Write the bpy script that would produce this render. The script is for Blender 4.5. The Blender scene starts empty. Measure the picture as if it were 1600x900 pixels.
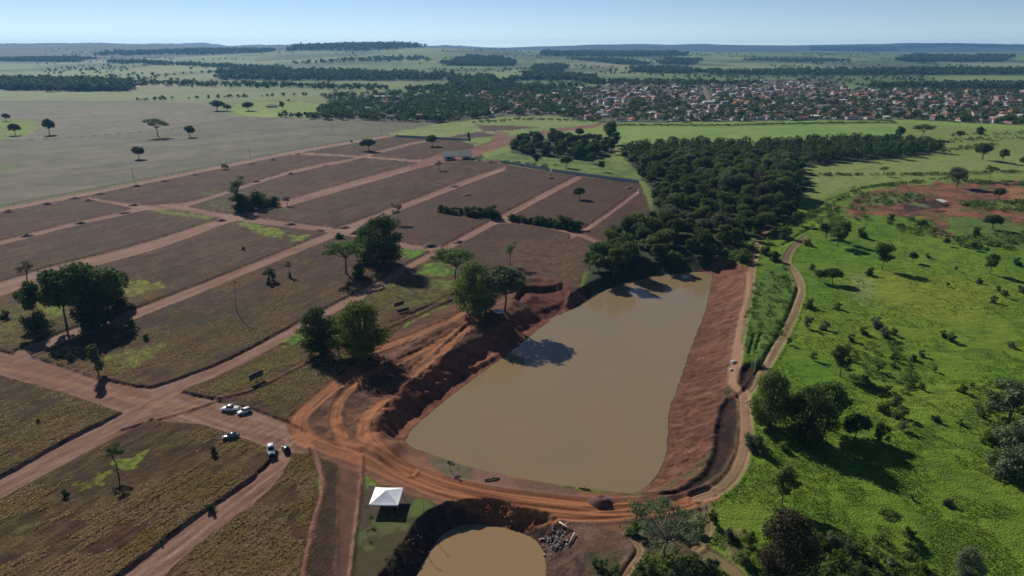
import bpy, math, random
import numpy as np

random.seed(7)
RNG = np.random.default_rng(7)
SC = bpy.context.scene
COL = SC.collection

# ---------------------------------------------------------------- camera, sky, sun, exposure
CAM_H = 100.0                      # drone height in metres
FPX = 1101.0                       # focal length in pixels of a 1600 px wide frame
PITCH = math.atan2(450 - 74, FPX)
cam_data = bpy.data.cameras.new("camera")
cam_data.sensor_width = 36.0
cam_data.lens = FPX / 1600 * 36.0
cam_data.clip_start = 1.0
cam_data.clip_end = 60000.0
cam = bpy.data.objects.new("camera", cam_data)
cam.location = (0, 0, CAM_H)
cam.rotation_euler = (math.pi / 2 - PITCH, 0, 0)
COL.objects.link(cam)
SC.camera = cam

SUN_AZ = math.radians(-33.0)       # clockwise from +Y: the sun stands ahead and to the left
SUN_EL = math.radians(32.0)
world = bpy.data.worlds.new("World")
SC.world = world
world.use_nodes = True
wn = world.node_tree.nodes
wl = world.node_tree.links
wn.clear()
w_out = wn.new("ShaderNodeOutputWorld")
w_bg = wn.new("ShaderNodeBackground")
w_sky = wn.new("ShaderNodeTexSky")
w_sky.sky_type = 'NISHITA'
w_sky.sun_disc = False
w_sky.sun_elevation = SUN_EL
w_sky.sun_rotation = SUN_AZ
w_sky.altitude = 1000.0
w_sky.air_density = 0.55
w_sky.dust_density = 0.0
w_sky.ozone_density = 1.1
w_bg.inputs['Strength'].default_value = 0.07
wl.new(w_sky.outputs[0], w_bg.inputs['Color'])
wl.new(w_bg.outputs[0], w_out.inputs['Surface'])

sun_data = bpy.data.lights.new("sun", 'SUN')
sun_data.energy = 5.0
sun_data.angle = math.radians(0.5)
sun_data.color = (1.0, 0.93, 0.83)
sun = bpy.data.objects.new("sun", sun_data)
sx = math.sin(SUN_AZ) * math.cos(SUN_EL); sy = math.cos(SUN_AZ) * math.cos(SUN_EL); sz = math.sin(SUN_EL)
from mathutils import Vector
sun.rotation_euler = Vector((-sx, -sy, -sz)).to_track_quat('-Z', 'Y').to_euler()
COL.objects.link(sun)

SC.view_settings.view_transform = 'Standard'
SC.view_settings.look = 'None'
SC.view_settings.exposure = 0.34
SC.view_settings.gamma = 1.0
SC.view_settings.use_curve_mapping = False
SC.cycles.use_denoising = True
SC.cycles.max_bounces = 5
SC.cycles.diffuse_bounces = 2
SC.cycles.glossy_bounces = 2
SC.cycles.volume_bounces = 1
SC.cycles.transparent_max_bounces = 4

# ---------------------------------------------------------------- numeric helpers
CP, SP = math.cos(PITCH), math.sin(PITCH)

def ray(u, v):
    x = u - 800.0; y = 450.0 - v
    return x, FPX * CP + y * SP, -FPX * SP + y * CP

def G(u, v, z=0.0):
    """Ground point at height z seen at (u, v) of the survey frame."""
    dx, dy, dz = ray(u, v)
    t = (z - CAM_H) / dz
    return dx * t, dy * t

def GP(pts, z=0.0):
    return np.array([G(u, v, z) for u, v in pts])

def hash2(ix, iy, seed):
    h = (ix.astype(np.int64) * 374761393 + iy.astype(np.int64) * 668265263 + seed * 1442695041) & 0x7fffffff
    h = ((h ^ (h >> 13)) * 1274126177) & 0x7fffffff
    h = h ^ (h >> 16)
    return (h & 0xffff) / 65535.0

def vnoise(x, y, seed=0):
    ix = np.floor(x); iy = np.floor(y)
    fx = x - ix; fy = y - iy
    fx = fx * fx * (3 - 2 * fx); fy = fy * fy * (3 - 2 * fy)
    a = hash2(ix, iy, seed); b = hash2(ix + 1, iy, seed)
    c = hash2(ix, iy + 1, seed); d = hash2(ix + 1, iy + 1, seed)
    return (a + (b - a) * fx) * (1 - fy) + (c + (d - c) * fx) * fy

def fbm(x, y, seed=0, octs=4, gain=0.5):
    s = 0.0; a = 1.0; n = 0.0
    for k in range(octs):
        s = s + a * vnoise(x, y, seed + 17 * k); n += a
        x = x * 2.03 + 11.3; y = y * 2.03 - 7.7; a *= gain
    return s / n

def sstep(a, b, x):
    t = np.clip((x - a) / (b - a), 0, 1)
    return t * t * (3 - 2 * t)

def line_dist(px, py, pts, closed=False):
    """distance to a polyline and the interpolated index along it"""
    n = len(pts)
    best = np.full(px.shape, 1e18); par = np.zeros(px.shape)
    for i in range(n if closed else n - 1):
        ax, ay = pts[i][0], pts[i][1]; bx, by = pts[(i + 1) % n][0], pts[(i + 1) % n][1]
        ex, ey = bx - ax, by - ay
        L = ex * ex + ey * ey + 1e-9
        t = np.clip(((px - ax) * ex + (py - ay) * ey) / L, 0, 1)
        d = (px - ax - t * ex) ** 2 + (py - ay - t * ey) ** 2
        m = d < best
        best = np.where(m, d, best); par = np.where(m, i + t, par)
    return np.sqrt(best), par

def inside(px, py, pts):
    r = np.zeros(px.shape, bool); n = len(pts)
    for i in range(n):
        ax, ay = pts[i][0], pts[i][1]; bx, by = pts[(i + 1) % n][0], pts[(i + 1) % n][1]
        if ay == by: continue
        c = (ay > py) != (by > py)
        r ^= c & (px < (bx - ax) * (py - ay) / (by - ay) + ax)
    return r

def poly_sd(px, py, pts):
    d, par = line_dist(px, py, pts, True)
    return np.where(inside(px, py, pts), -d, d), par

def bbox_idx(px, py, pts, pad):
    a = np.min(pts[:, :2], axis=0) - pad; b = np.max(pts[:, :2], axis=0) + pad
    return np.nonzero((px > a[0]) & (px < b[0]) & (py > a[1]) & (py < b[1]))[0]

def smooth_line(pts, n=6):
    """Catmull-Rom through the points"""
    pts = np.array(pts, float); out = []
    m = len(pts)
    for i in range(m - 1):
        p0 = pts[max(i - 1, 0)]; p1 = pts[i]; p2 = pts[i + 1]; p3 = pts[min(i + 2, m - 1)]
        for k in range(n):
            t = k / n
            out.append(0.5 * ((2 * p1) + (-p0 + p2) * t + (2 * p0 - 5 * p1 + 4 * p2 - p3) * t * t + (-p0 + 3 * p1 - 3 * p2 + p3) * t ** 3))
    out.append(pts[-1])
    return np.array(out)

# ---------------------------------------------------------------- survey of the place (frame points turned into ground metres)
WATER_Z = -4.0
POND_PX = [(632, 690, 9), (650, 665, 10), (690, 632, 11), (740, 592, 11), (795, 553, 11), (845, 512, 10), (880, 490, 7), (905, 478, 6),
           (925, 466, 6), (950, 452, 6), (985, 440, 6), (1040, 429, 8), (1085, 425, 10), (1110, 428, 14), (1110, 445, 17), (1100, 490, 18),
           (1080, 540, 18), (1060, 600, 18), (1045, 640, 18), (1042, 680, 17), (1038, 715, 15), (1020, 750, 11), (990, 770, 6), (960, 772, 5),
           (900, 764, 5), (820, 750, 5), (740, 732, 5), (680, 712, 5), (650, 702, 6)]
_pp = GP([(a, b) for a, b, w in POND_PX], WATER_Z)
POND = smooth_line(np.c_[np.vstack([_pp, _pp[:1]]), [w for a, b, w in POND_PX] + [8]], 4)[:-1]
WATER2_Z = -4.2
POND2_PX = [(640, 915, 5), (662, 880, 5), (690, 838, 5), (715, 823, 4), (755, 818, 4), (800, 828, 4), (835, 842, 5), (849, 865, 7), (852, 905, 8),
            (850, 960, 8), (740, 990, 8), (630, 960, 6)]
_pp = GP([(a, b) for a, b, w in POND2_PX], WATER2_Z)
POND2 = smooth_line(np.c_[np.vstack([_pp, _pp[:1]]), [w for a, b, w in POND2_PX] + [5]], 4)[:-1]

def strip(pts, z=0.0):
    """(u, v, thickness in frame rows) -> closed ground polygon of a road"""
    s = smooth_line(np.array(pts, float), 5)
    up = [G(u, v - t / 2, z) for u, v, t in s]
    lo = [G(u, v + t / 2, z) for u, v, t in s]
    return np.array(up + lo[::-1])

ROADS = {   # name: (points, tone) tone 0 = pale pink dust, 1 = red brown earth
    'A':  ([(-260, 500, 26), (-60, 546, 34), (0, 565, 38), (60, 580, 42), (130, 602, 40), (200, 622, 46), (260, 632, 52), (320, 641, 44), (390, 662, 50), (440, 680, 50), (480, 690, 34)], 0.75),
    'B':  ([(235, 622, 36), (275, 602, 22), (340, 576, 20), (400, 546, 19), (470, 507, 17), (530, 476, 16), (590, 445, 15), (640, 414, 12), (700, 384, 12), (782, 340, 11), (875, 291, 9), (907, 275, 8)], 0.3),
    'C':  ([(-200, 870, 60), (0, 760, 36), (100, 706, 36), (190, 660, 34), (240, 636, 34)], 0.5),
    'D':  ([(20, 556, 18), (60, 540, 20), (130, 514, 18), (190, 496, 17), (300, 454, 15), (400, 414, 14), (500, 373, 12), (560, 352, 10)], 0.3),
    'E':  ([(120, 990, 90), (222, 898, 62), (300, 832, 46), (345, 800, 42), (400, 760, 42), (440, 718, 44), (455, 695, 30)], 0.6),
    'G':  ([(-220, 510, 30), (0, 450, 24), (75, 426, 22), (160, 403, 17), (250, 378, 16), (345, 346, 12), (400, 330, 12), (470, 310, 11), (560, 284, 10), (640, 262, 9), (700, 244, 8)], 0.35),
    'H':  ([(-200, 425, 9), (0, 378, 8), (115, 349, 7), (180, 335, 7), (225, 324, 8), (290, 318, 7), (345, 302, 6), (440, 272, 5), (500, 258, 5), (545, 249, 5), (630, 227, 4), (665, 220, 4)], 0.45),
    'J':  ([(135, 309, 4), (170, 314, 5), (225, 323, 8), (275, 323, 8), (330, 333, 8), (375, 340, 10), (450, 350, 9), (520, 359, 9), (580, 370, 9), (640, 384, 9), (700, 388, 8)], 0.5),
    'K':  ([(-200, 368, 8), (0, 327, 7), (140, 301, 6), (300, 269, 5), (450, 239, 5), (600, 213, 4), (640, 207, 3)], 0.2),
    'L':  ([(525, 360, 10), (560, 348, 11), (612, 328, 10), (675, 304, 9), (740, 279, 8), (790, 262, 7)], 0.3),
    'N':  ([(890, 368, 10), (915, 357, 9), (950, 333, 8), (998, 298, 7)], 0.25),
    'P':  ([(770, 345, 9), (800, 345, 7), (850, 352, 6), (900, 364, 7), (945, 382, 7)], 0.3),
    'Q':  ([(455, 241, 3), (484, 240, 3), (575, 245, 3), (660, 251, 4), (700, 248, 5)], 0.1),
    'gate': ([(640, 262, 8), (690, 246, 16), (730, 240, 14), (780, 224, 14), (830, 212, 9), (875, 203, 6), (925, 197, 5), (940, 193, 5)], 0.7),
    'lane': ([(941, 215, 5), (948, 228, 12), (962, 236, 8)], 0.8),
}
ROAD_POLY = {k: (strip(p), t) for k, (p, t) in ROADS.items()}

# orange earth-moving tracks round the pond, plus sunlit mound ridges put into the colour: (points, half width m, tone)
HAUL_AND_LIT = [
    ([(566, 566), (530, 596), (497, 622), (472, 645), (464, 662), (474, 680), (510, 697), (560, 714), (620, 738), (690, 765), (760, 783), (840, 797), (920, 803), (1000, 797), (1065, 785), (1110, 770)], 2.6, 1.0),
    ([(590, 580), (562, 596), (535, 618), (524, 645), (526, 668), (540, 690), (580, 712), (640, 735)], 1.7, 0.9),
    ([(600, 632), (580, 650), (572, 675), (585, 700), (620, 725), (680, 752), (760, 770), (850, 783), (940, 792), (1010, 790)], 2.8, 1.0),  # begins along a berm ridge whose sunlit crest is painted, then the dam track
    ([(575, 545), (640, 522), (700, 497), (735, 478), (760, 470)], 2.4, 0.9),  # orange earth mounds, their sunlit band painted brighter
    ([(618, 563), (660, 543), (705, 518), (735, 500)], 1.6, 0.8),  # second sunlit band on the mounds, painted into the colour
    ([(652, 588), (685, 560), (715, 530), (750, 502), (765, 490)], 1.9, 0.85),  # big ridge, its sunlit top painted as an orange band
    ([(640, 575), (680, 545), (720, 512)], 0.9, 0.6),
]
RTRACK = [   # the two pale tracks on the far side of the pond, with ruts
    ([(1090, 777), (1125, 762), (1150, 735), (1162, 700), (1164, 660), (1160, 620), (1146, 596), (1150, 560), (1158, 510), (1170, 462), (1172, 430), (1180, 395), (1190, 372), (1204, 358), (1216, 350)], 2.0, 0.8),
    ([(1160, 625), (1178, 600), (1200, 568), (1222, 530), (1240, 490), (1250, 455), (1240, 425), (1228, 412), (1238, 390), (1256, 374)], 1.9, 0.6),
    ([(1085, 855), (1120, 872), (1160, 905), (1190, 930)], 1.6, 0.7),
    ([(985, 840), (1000, 860), (985, 885), (970, 910)], 0.9, 0.7),
    ([(1100, 790), (1105, 815), (1100, 840), (1085, 855)], 1.3, 0.55),
]
def gl(pts, z=0.0, n=6): return smooth_line(GP(pts, z), n)
HAUL_AND_LIT_W = [(gl(p, 1.2 if 3 <= i <= 6 else 0.3), w, t) for i, (p, w, t) in enumerate(HAUL_AND_LIT)]
RTRACK_W = [(gl(p), w, t) for p, w, t in RTRACK]
BERMS = [  # crest line, crest z used for the sighting, extra height, half width
    (gl([(596, 690), (600, 660), (620, 632), (655, 592), (690, 560), (745, 506), (775, 486), (805, 470), (830, 455)], 2.2), 2.4, 5.5),
    (gl([(560, 600), (600, 572), (650, 535), (720, 497), (760, 475)], 1.0), 0.9, 2.2),
    (gl([(645, 566), (690, 535), (730, 506)], 1.8), 0.7, 1.6),
    (gl([(905, 470), (885, 462), (870, 440), (830, 436), (790, 445)], 0.5), 1.2, 2.6),
    (gl([(190, 668), (250, 651), (300, 637), (345, 622), (400, 607), (500, 556), (548, 538), (640, 500), (700, 470)], 0.0), 0.55, 0.7),
    (gl([(640, 489), (700, 462), (742, 440)], 0.0), 0.5, 0.6),
    (gl([(487, 690), (495, 715), (503, 745), (505, 765), (490, 820), (478, 880), (470, 920)], 0.0), 0.5, 0.6),
    (gl([(566, 715), (564, 760), (556, 830), (548, 900), (545, 930)], 0.0), 0.5, 0.55),
    (gl([(527, 740), (528, 800), (526, 870), (522, 930)], 0.0), 0.25, 0.5),
]
DIG = GP([(572, 575), (640, 520), (760, 462), (830, 440), (895, 446), (905, 475), (760, 590), (650, 680), (605, 694), (560, 690), (500, 690), (485, 660), (520, 612)])
SHORE_BERM = gl([(672, 618), (700, 595), (740, 574), (782, 550)], -3.0)
PITS = [  # polygon, depth
    (GP([(1137, 618), (1150, 624), (1152, 660), (1148, 700), (1130, 735), (1095, 757), (1055, 771), (1030, 772), (1070, 752), (1100, 732), (1114, 700), (1118, 660), (1126, 630)]), 1.5),
    (GP([(1166, 570), (1180, 568), (1182, 590), (1172, 610), (1162, 614), (1153, 600), (1155, 580)]), 1.2),
    (GP([(815, 446), (880, 446), (890, 458), (868, 488), (838, 484), (800, 474)]), 2.6),
]
DITCHES = [  # polyline, depth, half width
    (gl([(1246, 452), (1232, 490), (1212, 530), (1190, 568), (1180, 585)]), 1.1, 0.7),
    (gl([(1170, 556), (1174, 540), (1178, 524)]), 1.0, 0.35),
    (gl([(1180, 551), (1184, 536), (1189, 522)]), 1.0, 0.35),
    (gl([(1195, 374), (1235, 352), (1265, 333), (1300, 312), (1345, 297), (1370, 292)]), 1.0, 0.8),
    (gl([(1222, 385), (1250, 368), (1275, 352)]), 1.0, 0.8),
    (gl([(545, 541), (600, 517), (650, 495), (700, 471), (742, 452)], 0), 1.0, 0.7),
    (gl([(612, 503), (660, 482), (705, 458)], 0), 0.7, 0.5),
    (gl([(-200, 362), (0, 321), (140, 296), (300, 265), (450, 235.5), (600, 210)]), 0.7, 0.9),
]
PLAIN_END = 1500.0

def far_height(x, y):
    h = 52.0 * sstep(1500, 7000, y)
    h = h + 62 * np.exp(-((x + 1050) / 900) ** 2 - ((y - 6200) / 1500) ** 2)
    h = h + 26 * np.exp(-((x + 250) / 700) ** 2 - ((y - 5200) / 1300) ** 2)
    h = h + 48 * np.exp(-((x + 3600) / 1500) ** 2 - ((y - 6600) / 1100) ** 2) * (.5 + fbm(x / 420.0, y / 600.0, 27, 3))
    a = sstep(2200, 6000, y)
    h = h + a * 26 * (fbm(x / 900.0, y / 1300.0, 5, 3) - 0.5) * 2
    # the long ridge at the far left and the blue ridges on the right
    rid = fbm(x / 1100.0 + 3.1, y / 3500.0, 9, 5, .55)
    left = sstep(300, -1800, x)
    h = h + left * sstep(6300, 9000, y) * (-60 + 235 * rid)
    right = sstep(-900, 1500, x)
    h = h + right * sstep(8500, 11800, y) * (10 + 110 * fbm(x / 2600.0 + .4, y / 6000.0, 21, 4))
    h = h + sstep(8500, 11800, y) * 18
    return h

def near_height(x, y):
    """everything the diggers have done, x and y flat arrays"""
    h = np.zeros_like(x)
    roll = (fbm(x / 60.0, y / 60.0, 31, 3) - 0.5)
    h = h + roll * 0.5
    # pasture to the right is a little higher and lumpier
    past = sstep(48, 75, x - (y - 150) * 0.12)
    h = h + past * (1.0 + 0.9 * (fbm(x / 9.0, y / 9.0, 33, 3) - 0.5))
    rm = np.zeros_like(x)
    for k, (poly, tone) in ROAD_POLY.items():
        i = bbox_idx(x, y, poly, 2.0)
        if len(i):
            d, _ = poly_sd(x[i], y[i], poly)
            d = d + 0.5 * (vnoise(x[i] / 2.0, y[i] / 2.0, 3) - 0.5)
            rm[i] = np.maximum(rm[i], sstep(0.35, -0.35, d))
    h = h - 0.75 * rm
    for pts, add, w in BERMS:
        i = bbox_idx(x, y, pts, w * 3)
        if len(i):
            d, _ = line_dist(x[i], y[i], pts)
            wob = 0.75 + 0.5 * vnoise(x[i] / 3.0, y[i] / 3.0, 41)
            h[i] += add * wob * np.exp(-(d / w) ** 2)
    i = bbox_idx(x, y, DIG, 3)
    if len(i):
        d, _ = poly_sd(x[i], y[i], DIG)
        h[i] += sstep(1.5, -2.5, d) * (0.8 * (fbm(x[i] / 3.2, y[i] / 3.2, 141, 4) - .5) + 0.7 * (vnoise((x[i] + y[i]) / 2.1, (x[i] - y[i]) / 9.0, 143) - .5))
    for pts, w, t in HAUL_AND_LIT_W + RTRACK_W:
        i = bbox_idx(x, y, pts, w + 2)
        if len(i):
            d, par = line_dist(x[i], y[i], pts)
            rut = np.exp(-((d - 0.62 * w) / 0.4) ** 2) + 0.6 * np.exp(-((d - 0.15 * w) / 0.35) ** 2)
            h[i] += -0.22 * rut + 0.25 * np.exp(-((d - w - 0.5) / 0.6) ** 2)
    for poly, dep in PITS:
        i = bbox_idx(x, y, poly, 2.5)
        if len(i):
            d, _ = poly_sd(x[i], y[i], poly)
            h[i] -= dep * sstep(0.6, -1.6, d)
    for pts, dep, w in DITCHES:
        i = bbox_idx(x, y, pts, w * 3)
        if len(i):
            d, _ = line_dist(x[i], y[i], pts)
            h[i] -= dep * np.exp(-(d / w) ** 2)
    for poly, wz in ((POND, WATER_Z), (POND2, WATER2_Z)):
        i = bbox_idx(x, y, poly, 26)
        if len(i):
            xi, yi = x[i], y[i]
            d, par = poly_sd(xi, yi, poly)
            n = len(poly); k = par.astype(int) % n; f = par - np.floor(par)
            w = poly[k, 2] * (1 - f) + poly[(k + 1) % n, 2] * f
            d = d + 0.7 * (fbm(xi / 3.0, yi / 3.0, 51, 3) - 0.5)
            t = np.clip(d / w, 0, 1)
            t = t * (1.25 - 0.25 * t)
            if wz == WATER_Z:                       # the spoil side: a low bench, then the steep cut
                lf = sstep(27, 22, par)
                tb = np.where(t < .38, t * .35, .133 + (t - .38) * 1.4)
                t = t * (1 - lf) + np.clip(tb, 0, 1) * lf
            # gullies washed down the banks
            wx = xi + 2.5 * (fbm(xi / 6, yi / 6, 64, 3) - .5); wy = yi + 2.2 * (fbm(xi / 7, yi / 7, 65, 3) - .5)
            gul = np.abs(vnoise((wy - 0.18 * wx) / 1.25, (wx + 0.2 * wy) / 8.0, 61) - 0.5) * 2
            gul2 = fbm(wx / 3.0, (wy - .18 * wx) / 2.2, 63, 3)
            g = -(0.14 * gul + 1.15 * gul2) * np.clip(np.minimum(t, 1 - t) * 4, 0, 1)
            top = h[i]
            z = wz + (top - wz) * t + g
            h[i] = np.where(d > 0, np.where(d < w, z, top), wz - np.minimum(2.0, -d * 0.35) - 0.03)
    i = bbox_idx(x, y, SHORE_BERM, 5)
    if len(i):
        d, _ = line_dist(x[i], y[i], SHORE_BERM)
        h[i] += 1.0 * np.exp(-(d / 1.3) ** 2) * (0.6 + 0.8 * vnoise(x[i] / 1.7, y[i] / 1.7, 71))
    return h

def height(x, y):
    x = np.atleast_1d(np.asarray(x, float)); y = np.atleast_1d(np.asarray(y, float))
    h = np.zeros_like(x)
    n = y < PLAIN_END
    if n.any():
        h[n] = near_height(x[n], y[n])
    f = y > 1200
    if f.any():
        h[f] += far_height(x[f], y[f])
    return h

def spot(u, v):
    """where the sight line through (u, v) first meets the terrain"""
    dx, dy, dz = ray(u, v)
    if v > 172:
        z = 0.0
        for _ in range(6):
            t = (z - CAM_H) / dz
            z = float(height([dx * t], [dy * t])[0])
        return dx * t, dy * t, z
    ys = np.geomspace(900, 12900, 900)
    t = ys / dy
    zz = CAM_H + dz * t
    hh = far_height(dx * t, ys)
    hit = np.nonzero(zz <= hh)[0]
    if len(hit) == 0:
        return None
    k = hit[0]
    return float(dx * t[k]), float(ys[k]), float(hh[k])

def far_poly(pts):
    out = []
    for u, v in pts:
        s = spot(u, v)
        if s is not None: out.append(s[:2])
    return np.array(out)

# ---------------------------------------------------------------- scene helpers
def tag(o, label=None, cat=None, group=None, kind=None):
    if label: o["label"] = label
    if cat: o["category"] = cat
    if group: o["group"] = group
    if kind: o["kind"] = kind
    return o

def np_mesh(name, verts, faces, mat=None, smooth=False):
    """faces: (n,3) or (n,4) int array"""
    verts = np.asarray(verts, np.float32); faces = np.asarray(faces, np.int32)
    me = bpy.data.meshes.new(name)
    nf, k = faces.shape
    me.vertices.add(len(verts)); me.vertices.foreach_set("co", verts.ravel())
    me.loops.add(nf * k); me.loops.foreach_set("vertex_index", faces.ravel())
    me.polygons.add(nf)
    me.polygons.foreach_set("loop_start", np.arange(0, nf * k, k, dtype=np.int32))
    if smooth: me.polygons.foreach_set("use_smooth", np.ones(nf, bool))
    if mat: me.materials.append(mat)
    me.update(calc_edges=True)
    return me

def pd_mesh(name, verts, faces, mat=None, smooth=False):
    me = bpy.data.meshes.new(name)
    me.from_pydata([tuple(map(float, v)) for v in verts], [], [tuple(f) for f in faces])
    if smooth: me.polygons.foreach_set("use_smooth", np.ones(len(me.polygons), bool))
    if mat: me.materials.append(mat)
    me.update()
    return me

def add(name, me, parent=None, loc=(0, 0, 0), rot=(0, 0, 0), scale=(1, 1, 1)):
    o = bpy.data.objects.new(name, me)
    COL.objects.link(o)
    o.location = loc; o.rotation_euler = rot; o.scale = scale
    if parent: o.parent = parent
    return o

def empty(name, loc=(0, 0, 0), rz=0.0, s=1.0):
    o = bpy.data.objects.new(name, None)
    COL.objects.link(o)
    o.location = loc; o.rotation_euler = (0, 0, rz)
    o.scale = (s, s, s) if np.isscalar(s) else s
    return o

class MB:
    """collects simple shapes into one mesh"""
    def __init__(self): self.v = []; self.f = []
    def raw(self, v, f):
        n = len(self.v); self.v += [tuple(p) for p in v]; self.f += [tuple(i + n for i in q) for q in f]; return self
    def box(self, x0, x1, y0, y1, z0, z1):
        return self.raw([(x0, y0, z0), (x1, y0, z0), (x1, y1, z0), (x0, y1, z0), (x0, y0, z1), (x1, y0, z1), (x1, y1, z1), (x0, y1, z1)],
                        [(0, 3, 2, 1), (4, 5, 6, 7), (0, 1, 5, 4), (1, 2, 6, 5), (2, 3, 7, 6), (3, 0, 4, 7)])
    def tube(self, pts, radii, n=6, caps=True):
        pts = [Vector(p) for p in pts]; rings = []
        v = []; f = []
        for i, p in enumerate(pts):
            d = (pts[min(i + 1, len(pts) - 1)] - pts[max(i - 1, 0)]).normalized()
            a = d.cross(Vector((0, 0, 1)) if abs(d.z) < 0.9 else Vector((1, 0, 0))).normalized(); b = d.cross(a)
            for k in range(n):
                t = 2 * math.pi * k / n
                v.append(p + (a * math.cos(t) + b * math.sin(t)) * radii[i])
        for i in range(len(pts) - 1):
            for k in range(n):
                f.append((i * n + k, i * n + (k + 1) % n, (i + 1) * n + (k + 1) % n, (i + 1) * n + k))
        if caps:
            f.append(tuple(range(n - 1, -1, -1))); f.append(tuple((len(pts) - 1) * n + k for k in range(n)))
        return self.raw(v, f)
    def mesh(self, name, mat=None, smooth=False): return pd_mesh(name, self.v, self.f, mat, smooth)

_ONES = ['', 'first', 'second', 'third', 'fourth', 'fifth', 'sixth', 'seventh', 'eighth', 'ninth', 'tenth', 'eleventh', 'twelfth', 'thirteenth', 'fourteenth',
         'fifteenth', 'sixteenth', 'seventeenth', 'eighteenth', 'nineteenth']
_TENS = {2: ('twenty', 'twentieth'), 3: ('thirty', 'thirtieth'), 4: ('forty', 'fortieth'), 5: ('fifty', 'fiftieth'), 6: ('sixty', 'sixtieth'), 7: ('seventy', 'seventieth'), 8: ('eighty', 'eightieth'), 9: ('ninety', 'ninetieth')}
def ordinal(n):
    if n < 20: return _ONES[n]
    if n % 10 == 0: return _TENS[n // 10][1]
    return _TENS[n // 10][0] + '-' + _ONES[n % 10]

# ---------------------------------------------------------------- materials
def new_mat(name):
    m = bpy.data.materials.new(name); m.use_nodes = True
    nt = m.node_tree; b = nt.nodes["Principled BSDF"]
    return m, nt, b

def simple_mat(name, col, rough=0.7, metallic=0.0, var=0.25, scale=1.5, bump=0.0):
    """flat colour broken up by noise in object space"""
    m, nt, b = new_mat(name)
    tc = nt.nodes.new("ShaderNodeTexCoord")
    nz = nt.nodes.new("ShaderNodeTexNoise"); nz.inputs['Scale'].default_value = scale; nz.inputs['Detail'].default_value = 5
    nt.links.new(tc.outputs['Object'], nz.inputs['Vector'])
    mr = nt.nodes.new("ShaderNodeMapRange"); mr.inputs['From Min'].default_value = 0.25; mr.inputs['From Max'].default_value = 0.75
    mr.inputs['To Min'].default_value = 1 - var; mr.inputs['To Max'].default_value = 1 + var
    nt.links.new(nz.outputs['Fac'], mr.inputs['Value'])
    mx = nt.nodes.new("ShaderNodeMix"); mx.data_type = 'RGBA'; mx.blend_type = 'MULTIPLY'; mx.inputs['Factor'].default_value = 1.0
    mx.inputs['A'].default_value = (*col, 1)
    nt.links.new(mr.outputs['Result'], mx.inputs['B'])
    nt.links.new(mx.outputs['Result'], b.inputs['Base Color'])
    b.inputs['Roughness'].default_value = rough; b.inputs['Metallic'].default_value = metallic
    b.inputs['Specular IOR Level'].default_value = 0.3
    if bump:
        bp = nt.nodes.new("ShaderNodeBump"); bp.inputs['Strength'].default_value = bump; bp.inputs['Distance'].default_value = 0.1
        nt.links.new(nz.outputs['Fac'], bp.inputs['Height']); nt.links.new(bp.outputs['Normal'], b.inputs['Normal'])
    return m

def ground_mat(name, s1, s2, lo, hi, bump, dist, stretch=None, rough=0.95):
    """survey colour (attribute) broken up by two sizes of noise, with relief"""
    m, nt, b = new_mat(name)
    N, L = nt.nodes, nt.links
    at = N.new("ShaderNodeAttribute"); at.attribute_name = "Col"
    tc = N.new("ShaderNodeTexCoord")
    vec = tc.outputs['Object']
    if stretch:
        mp = N.new("ShaderNodeMapping"); mp.inputs['Rotation'].default_value = (0, 0, stretch[0]); mp.inputs['Scale'].default_value = (stretch[1], stretch[2], 1)
        L.new(vec, mp.inputs['Vector']); vec = mp.outputs['Vector']
    n1 = N.new("ShaderNodeTexNoise"); n1.inputs['Scale'].default_value = s1; n1.inputs['Detail'].default_value = 9; n1.inputs['Roughness'].default_value = 0.72
    n2 = N.new("ShaderNodeTexNoise"); n2.inputs['Scale'].default_value = s2; n2.inputs['Detail'].default_value = 3
    L.new(vec, n1.inputs['Vector']); L.new(tc.outputs['Object'], n2.inputs['Vector'])
    ad = N.new("ShaderNodeMath"); ad.operation = 'ADD'; L.new(n1.outputs['Fac'], ad.inputs[0]); L.new(n2.outputs['Fac'], ad.inputs[1])
    mr = N.new("ShaderNodeMapRange"); mr.inputs['From Min'].default_value = 0.65; mr.inputs['From Max'].default_value = 1.35
    mr.inputs['To Min'].default_value = lo; mr.inputs['To Max'].default_value = hi
    L.new(ad.outputs[0], mr.inputs['Value'])
    mx = N.new("ShaderNodeMix"); mx.data_type = 'RGBA'; mx.blend_type = 'MULTIPLY'; mx.inputs['Factor'].default_value = 1.0
    L.new(at.outputs['Color'], mx.inputs['A']); L.new(mr.outputs['Result'], mx.inputs['B'])
    L.new(mx.outputs['Result'], b.inputs['Base Color'])
    b.inputs['Roughness'].default_value = rough; b.inputs['Specular IOR Level'].default_value = 0.1
    bp = N.new("ShaderNodeBump"); bp.inputs['Strength'].default_value = bump; bp.inputs['Distance'].default_value = dist
    L.new(ad.outputs[0], bp.inputs['Height']); L.new(bp.outputs['Normal'], b.inputs['Normal'])
    return m

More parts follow.
